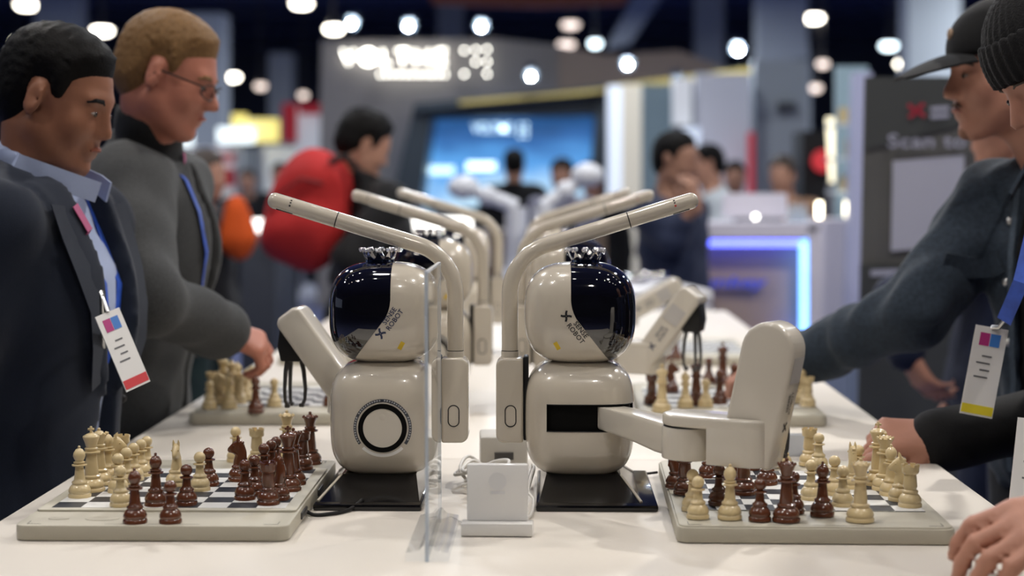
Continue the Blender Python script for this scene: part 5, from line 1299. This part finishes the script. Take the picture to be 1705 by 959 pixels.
panel('counter', [(250, 330), (534, 330), (534, 470), (250, 470)], 24.4, .6, mat('dark_counter', (.03, .034, .045), .6), parent=wb)
LITS = glow('lit_strip_glow', (1, .97, .90), 3.2)
lc = empty('light_table', tuple(at(432, 460, 10)), 0, 'low display table with glowing front edge left of the red backpack', 'table')
panel('glowing_edge', [(406, 366), (458, 366), (458, 396), (406, 378)], 10, .2, LITS, parent=lc); panel('table_body', [(400, 384), (458, 398), (458, 712), (400, 712)], 10.1, .8, mat('dark_counter', (.03, .034, .045), .6), parent=lc)
lc = empty('light_table', tuple(at(700, 470, 9.4)), 0, 'long display counter with glowing front edge behind the left robots', 'table')
panel('glowing_edge', [(616, 364), (782, 364), (782, 384), (616, 384)], 9.4, .25, LITS, parent=lc); panel('table_body', [(616, 386), (1010, 386), (1010, 736), (616, 736)], 9.5, .8, mat('brown_counter', (.10, .07, .05), .6), parent=lc)
tag(MB().prism([on(x, y, 0.002) for x, y in ((430, 478), (520, 478), (532, 503), (426, 503))], (0, 0, .05)).build('pale_floor_patch', mat('pale_floor_patch', (.55, .58, .68), .6), smooth=False), 'pale patch on the hall floor left of the red backpack', 'platform')  # thin pale slab standing in for a pale patch on the carpet
# right background
col = empty('lit_column', tuple(at(1040, floor_y(15), 15)), 0, 'pale lit column right of the slanted portal', 'column')
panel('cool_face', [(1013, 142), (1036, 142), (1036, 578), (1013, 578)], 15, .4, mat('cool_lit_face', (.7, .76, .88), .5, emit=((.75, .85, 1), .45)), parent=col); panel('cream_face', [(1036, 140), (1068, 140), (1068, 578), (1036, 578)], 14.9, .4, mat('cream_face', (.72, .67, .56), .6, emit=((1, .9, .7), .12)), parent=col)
wb = empty('pale_booth', tuple(at(1200, floor_y(17), 17)), 0, 'pale lilac booth walls behind the lit counter', 'booth')
panel('wall', [(1070, 140), (1122, 140), (1122, 532), (1070, 532)], 18, .3, mat('teal_grey_wall', (.20, .27, .30), .7), parent=wb)
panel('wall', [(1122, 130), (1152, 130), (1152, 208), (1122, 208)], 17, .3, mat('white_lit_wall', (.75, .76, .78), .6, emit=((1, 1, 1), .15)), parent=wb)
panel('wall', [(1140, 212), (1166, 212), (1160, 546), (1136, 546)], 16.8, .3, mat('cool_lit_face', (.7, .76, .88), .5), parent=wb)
panel('wall', [(1160, 122), (1250, 122), (1250, 542), (1160, 542)], 17.2, .3, PALEWALL, parent=wb); panel('pillar', [(1248, 220), (1256, 220), (1256, 546), (1248, 546)], 16.9, .2, RED, parent=wb)
panel('wall', [(1256, 100), (1345, 100), (1345, 536), (1256, 536)], 17.6, .3, GREYCOL, parent=wb); panel('wall_sign', [(1295, 170), (1325, 170), (1325, 186), (1295, 186)], 17.5, .06, mat('dark_counter', (.03, .034, .045), .6), parent=wb)
cb = empty('dark_cabinet', tuple(at(1358, 470, 12)), 0, 'dark cabinet with a red round sign beside the glowing bar', 'cabinet')
panel('body', [(1336, 218), (1386, 218), (1386, 646), (1336, 646)], 12, .5, BLACKMATT, parent=cb)
child_of(MB().lathe([(.078, 0), (.078, .04), (0, .04)], 24, M=Matrix.Translation(at(1370, 268, 11.95)) @ Matrix.Rotation(R(90), 4, 'X')).build('red_sign', mat('red_sign_lit', (.5, .03, .04), .5, emit=((1, .05, .06), .35))), cb)
panel('light_bar', [(1378, 196), (1392, 196), (1397, 304), (1384, 304)], 10.5, .06, glow('warm_bar_glow', (1, .88, .55), 1.7), 'warm vertical light bar beside the glass showcase', 'light', post=True)
panel('lamp_counter', [(1340, 366), (1426, 366), (1426, 738), (1340, 738)], 9.4, .5, mat('white_counter', (.62, .60, .68), .5), 'narrow white counter carrying two small warm lamps', 'counter')
for px, py, nm in ((1364, 352, 'left'), (1411, 350, 'right')):
    e = empty('counter_lamp', tuple(at(px, py, 9.5)), 0, 'small warm lamp on the counter behind the lit desk, %s of two' % nm, 'lamp', 'two small counter lamps')
    MB().tube([(0, 0, -.035), (0, 0, .05)], .014, 10).build('lamp_glass', glow('warm_lamp_glow', (1, .90, .66), 10), e); MB().lathe([(.03, -.047), (.012, -.044), (.012, -.03)], 12).build('lamp_foot', METAL, e)
sh = empty('glass_showcase', tuple(at(1430, floor_y(9.8), 9.8)), 0, 'tall glass showcase with lilac post left of the grey banner', 'showcase')
panel('back', [(1392, 110), (1446, 110), (1436, 706), (1392, 706)], 10.2, .06, mat('teal_showcase_back', (.24, .33, .38), .5, emit=((.5, .75, .85), .10)), parent=sh)
panel('post', [(1424, 120), (1452, 120), (1436, 762), (1404, 762)], 9.0, .15, LILAC, parent=sh)
for k, yy in enumerate((205, 262, 318)): panel('shelf', [(1394, yy), (1424, yy), (1424, yy+5), (1394, yy+5)], 9.6, .4, mat('glass_shelf', (.6, .68, .72), .2), parent=sh)
for px, yy, hh in ((1400, 205, 26), (1412, 262, 30), (1402, 318, 24)): panel('exhibit', [(px, yy-hh), (px+12, yy-hh), (px+12, yy), (px, yy)], 9.8, .1, mat('exhibit_gold', (.55, .42, .2), .4), parent=sh)
# counter with blue light frame
ct = empty('reception_counter', tuple(at(1265, floor_y(8), 8.0)), 0, 'white reception counter edged with blue light carrying blue lettering', 'counter')
WC = mat('white_counter', (.62, .60, .68), .5)
panel('front_panel', [(1160, 398), (1334, 398), (1334, 818), (1160, 818)], 8.02, .5, mat('tan_front', (.33, .245, .20), .6), parent=ct)
panel('side_rail', [(1346, 376), (1366, 376), (1366, 826), (1346, 826)], 7.9, .6, WC, parent=ct); panel('top', [(1160, 372), (1366, 372), (1366, 396), (1160, 396)], 7.9, .7, WC, parent=ct)
BLG = glow('blue_led_glow', (.10, .13, 1), 4.2); BLC = glow('cyan_led_glow', (.12, .38, 1), 3.6)
panel('led_strip', [(1160, 400), (1336, 400), (1336, 410), (1160, 410)], 7.93, .05, BLG, parent=ct); panel('led_strip', [(1334, 400), (1345, 400), (1345, 566), (1334, 566)], 7.92, .05, BLC, parent=ct); panel('led_strip', [(1300, 560), (1345, 560), (1345, 570), (1300, 570)], 7.91, .05, BLG, parent=ct)
letters('unkey', 1222, 470, 8.0, 17, mat('blue_sign_letter', (.02, .05, .45), .4, emit=((.05, .1, .9), .25)), ct, 'counter_lettering', 104, .008, 1.0, .03, .25)
mo = empty('monitor', tuple(at(1256, 374, 8.3)), 0, 'pale monitor box standing on the reception counter', 'monitor')
panel('back_shell', [(1206, 322), (1310, 322), (1312, 362), (1204, 362)], 8.2, .08, WC, parent=mo); panel('stand', [(1230, 361), (1300, 361), (1304, 369), (1226, 369)], 8.2, .2, mat('grey_plastic', (.25, .25, .3), .5), parent=mo)
e = empty('counter_lamp', tuple(at(1258, 361, 8.0)), 0, 'tiny white lamp in front of the monitor', 'lamp'); MB().sphere((0, 0, 0), .012, 10, 8).build('lamp_glass', glow('white_lamp_glow', (1, .97, .9), 8), e); MB().lathe([(.02, -.03), (.006, -.025), (.006, -.01)], 10).build('lamp_foot', METAL, e)
for k, (px, hh) in enumerate(((1318, 22), (1328, 30), (1338, 26))): tag(MB().lathe([(0, 0), (.022, 0), (.024, .06), (.010, .085), (.010, .10), (0, .10)], 12, M=Matrix.Translation(at(px, 374, 8.1))).build('water_bottle', clear_acrylic('bottle_plastic', (.7, .8, .88), 1, .3)), ['clear water bottle nearest the monitor', 'middle clear water bottle on the counter', 'clear water bottle at the counter end'][k], 'bottle', 'water bottles on the reception counter')
# white table with red stripe behind the right robots
wt = empty('striped_table', tuple(at(1100, floor_y(6.9), 6.9)), 0, 'white display table with a red stripe along its side', 'table')
WT = mat('white_table_gloss', (.70, .70, .73), .3)
tp = [Vector((x, y, 1.06)) for x, y in ((.20, 6.32), (.60, 6.27), (.46, 7.08), (.18, 7.08))]
child_of(MB().prism(tp, (0, 0, -.05), bevel=.01).build('table_top', WT), wt)
q = [Vector((p.x, p.y, 0)) for p in tp]; child_of(MB().prism(q, (0, 0, 1.0)).build('body', WT, smooth=False), wt)
a, b = at(1036, 505, 6.5), at(1168, 505, 6.47); child_of(MB().prism([(.195, 6.312, .965), (.605, 6.262, .965), (.605, 6.262, .945), (.195, 6.312, .945)], (0, -.006, 0)).build('red_stripe', mat('red_stripe_paint', (.55, .04, .06), .5), smooth=False), wt)
for k, (px, py) in enumerate(((1056, 474), (1088, 468))):
    tag(MB().box((0, 0, .02), (.10, .10, .04), .012).build('chrome_box', CHROME), ['small shiny box on the striped table, farther', 'small shiny box on the striped table, nearer'][k], 'box').location = on(px, py, 1.0601)
# grey roll up banner
ban = empty('roll_up_banner', tuple(at(1550, floor_y(5.3), 5.3)), 0, 'grey roll up banner reading Scan to with a white square panel', 'banner')
GB = mat('banner_grey', (.125, .125, .122), .6, noise=(1.5, .15)); GB2 = mat('banner_grey_dark', (.055, .06, .062), .6)
panel('banner_sheet', [(1440, 128), (1668, 128), (1648, 1080), (1420, 1080)], 5.3, .012, GB, parent=ban)
panel('banner_head', [(1441, 128), (1668, 128), (1666, 190), (1440, 250)], 5.285, .004, GB2, parent=ban); panel('banner_foot', [(1432, 440), (1660, 440), (1652, 860), (1426, 860)], 5.285, .004, GB2, parent=ban)
LT = mat('banner_pale_ink', (.42, .43, .55), .5)
panel('white_square', [(1487, 268), (1606, 258), (1604, 408), (1484, 418)], 5.28, .006, mat('banner_white_square', (.50, .51, .62), .5), parent=ban)
letters('Scan to', 1541, 236, 5.27, 23, LT, ban, 'banner_text', 128, .002, 1.05, .02)
xm = MB()
for p in xmark(1.0):
    c = at(1526, 184, 5.27); xm.bm.faces.new([xm.bm.verts.new((c.x+x*.034*1.0, c.y, c.z+z*.028)) for x, z in p])
child_of(xm.build('banner_mark', mat('banner_red', (.45, .02, .05), .5), smooth=False), ban)
for k in range(2): panel('banner_small_print', [(1550, 178+12*k), (1580, 176+12*k), (1580, 184+12*k), (1550, 186+12*k)], 5.28, .004, LT, parent=ban)
panel('banner_small_print', [(1450, 450), (1500, 448), (1500, 458), (1450, 460)], 5.28, .004, LT, parent=ban)
panel('base_box', [(1415, 1072), (1655, 1072), (1655, 1092), (1415, 1092)], 5.25, .15, METAL, parent=ban)
# blue platform and grey crate floor seen between the table and the denim jacket
panel('blue_plinth', [(1362, 610), (1412, 610), (1412, 895), (1362, 895)], 7.0, .5, mat('blue_plinth', (.06, .07, .24), .6), 'dark blue plinth behind the right table edge', 'plinth')
panel('pale_cabinet', [(1412, 585), (1560, 580), (1560, 970), (1412, 970)], 6.2, .5, mat('pale_blue_cabinet', (.16, .20, .30), .5), 'pale blue low cabinet behind the reaching arm', 'cabinet')

WA = mat('white_arm_shell', (.66, .68, .74), .35)
for pts_, D, nm in (([(905, 345), (942, 318), (978, 292)], 7.6, 'white robot arm raised to the right behind the chess robots'), ([(860, 345), (812, 326), (772, 312)], 7.8, 'white robot arm bent to the left behind the chess robots')):
    e = empty('robot_arm', tuple(at(pts_[0][0], 420, D)), 0, nm, 'robot arm')
    P_ = [at(x, y, D) for x, y in pts_]; b0 = at(pts_[0][0], 345, D)
    child_of(MB().tube([Vector((b0.x, b0.y, 1.06)), b0], .05, 14).build('column', WA), e); child_of(MB().tube(P_[:2], .034, 12).build('lower_link', WA), e); child_of(MB().tube(P_[1:], .03, 12).build('upper_link', WA), e)
    child_of(MB().sphere(P_[1], .045, 14, 10).build('joint', WA), e); child_of(MB().sphere(P_[2], (.075, .06, .055), 14, 10).build('wrist_head', WA), e); child_of(MB().lathe([(.1, 0), (.1, 1.0), (.08, 1.06), (0, 1.06)], 20, M=Matrix.Translation((b0.x, b0.y, 0))).build('pedestal', WA), e)

# ---------------------------------------------------------------- lamps of the hall that light the stand
HOUS = mat('lamp_housing', (.05, .05, .055), .5)
LAMP_WHERE = ['high behind the right boards', 'high behind the left boards', 'straight above the left board', 'above the right table edge', 'above the left aisle near the camera', 'behind the camera', 'over the right aisle', 'over the left aisle', 'above the table end', 'left above the red backpack', 'right above the lit counter', 'midway to the big booth', 'left in front of the big booth', 'right in front of the big booth', 'far left before the back wall', 'far right before the back wall', 'far centre before the back wall']
for i, (loc, pw, rad, colr) in enumerate(HALL_LAMPS):
    e = empty('hall_lamp', loc, 0, 'round hall lamp hanging '+LAMP_WHERE[i], 'lamp', 'hall lamps above the stand')
    MB().lathe([(.03, 1.65), (.03, .16), (rad*.5, .15), (rad*1.15, .03), (rad*1.15, .006), (rad*1.05, .006), (rad*1.05, .03), (0, .10)], 24).build('housing', HOUS, e)
    area_lamp('lamp_light', (0, 0, 0), pw, rad, colr, e).matrix_parent_inverse = Matrix.Identity(4)

# rows of small spotlights on an unseen truss, added for glints on the robots
tr = empty('added_spot_truss', (0, 1.3, 3.9), 0, 'black truss of small spotlights added over the stand, outside the view', 'truss')
for dy in (0, 1.6): MB().tube([(-3.2, dy, .12), (3.2, dy, .12)], .025, 8).build('truss_tube', HOUS, tr)
for xx in (-3.1, 3.1): MB().tube([(xx, 0, .12), (xx, 1.6, .12)], .025, 8).build('truss_tube', HOUS, tr); MB().tube([(xx, .8, .12), (xx, .8, 2.62)], .008, 6).build('hanging_wire', HOUS, tr)
SP = glow('added_spot_glow', (1, .95, .86), 90)
for k in range(22):
    xx = -3.0+6.0*(k % 11)/10; dy = 1.6*(k//11)
    c = MB().tube([(xx, dy, .09), (xx, dy, -.04)], .035, 10).build('spot_can', HOUS, tr); MB().sphere((xx, dy, -.045), (.03, .03, .015), 10, 6).build('spot_lens', SP, c)
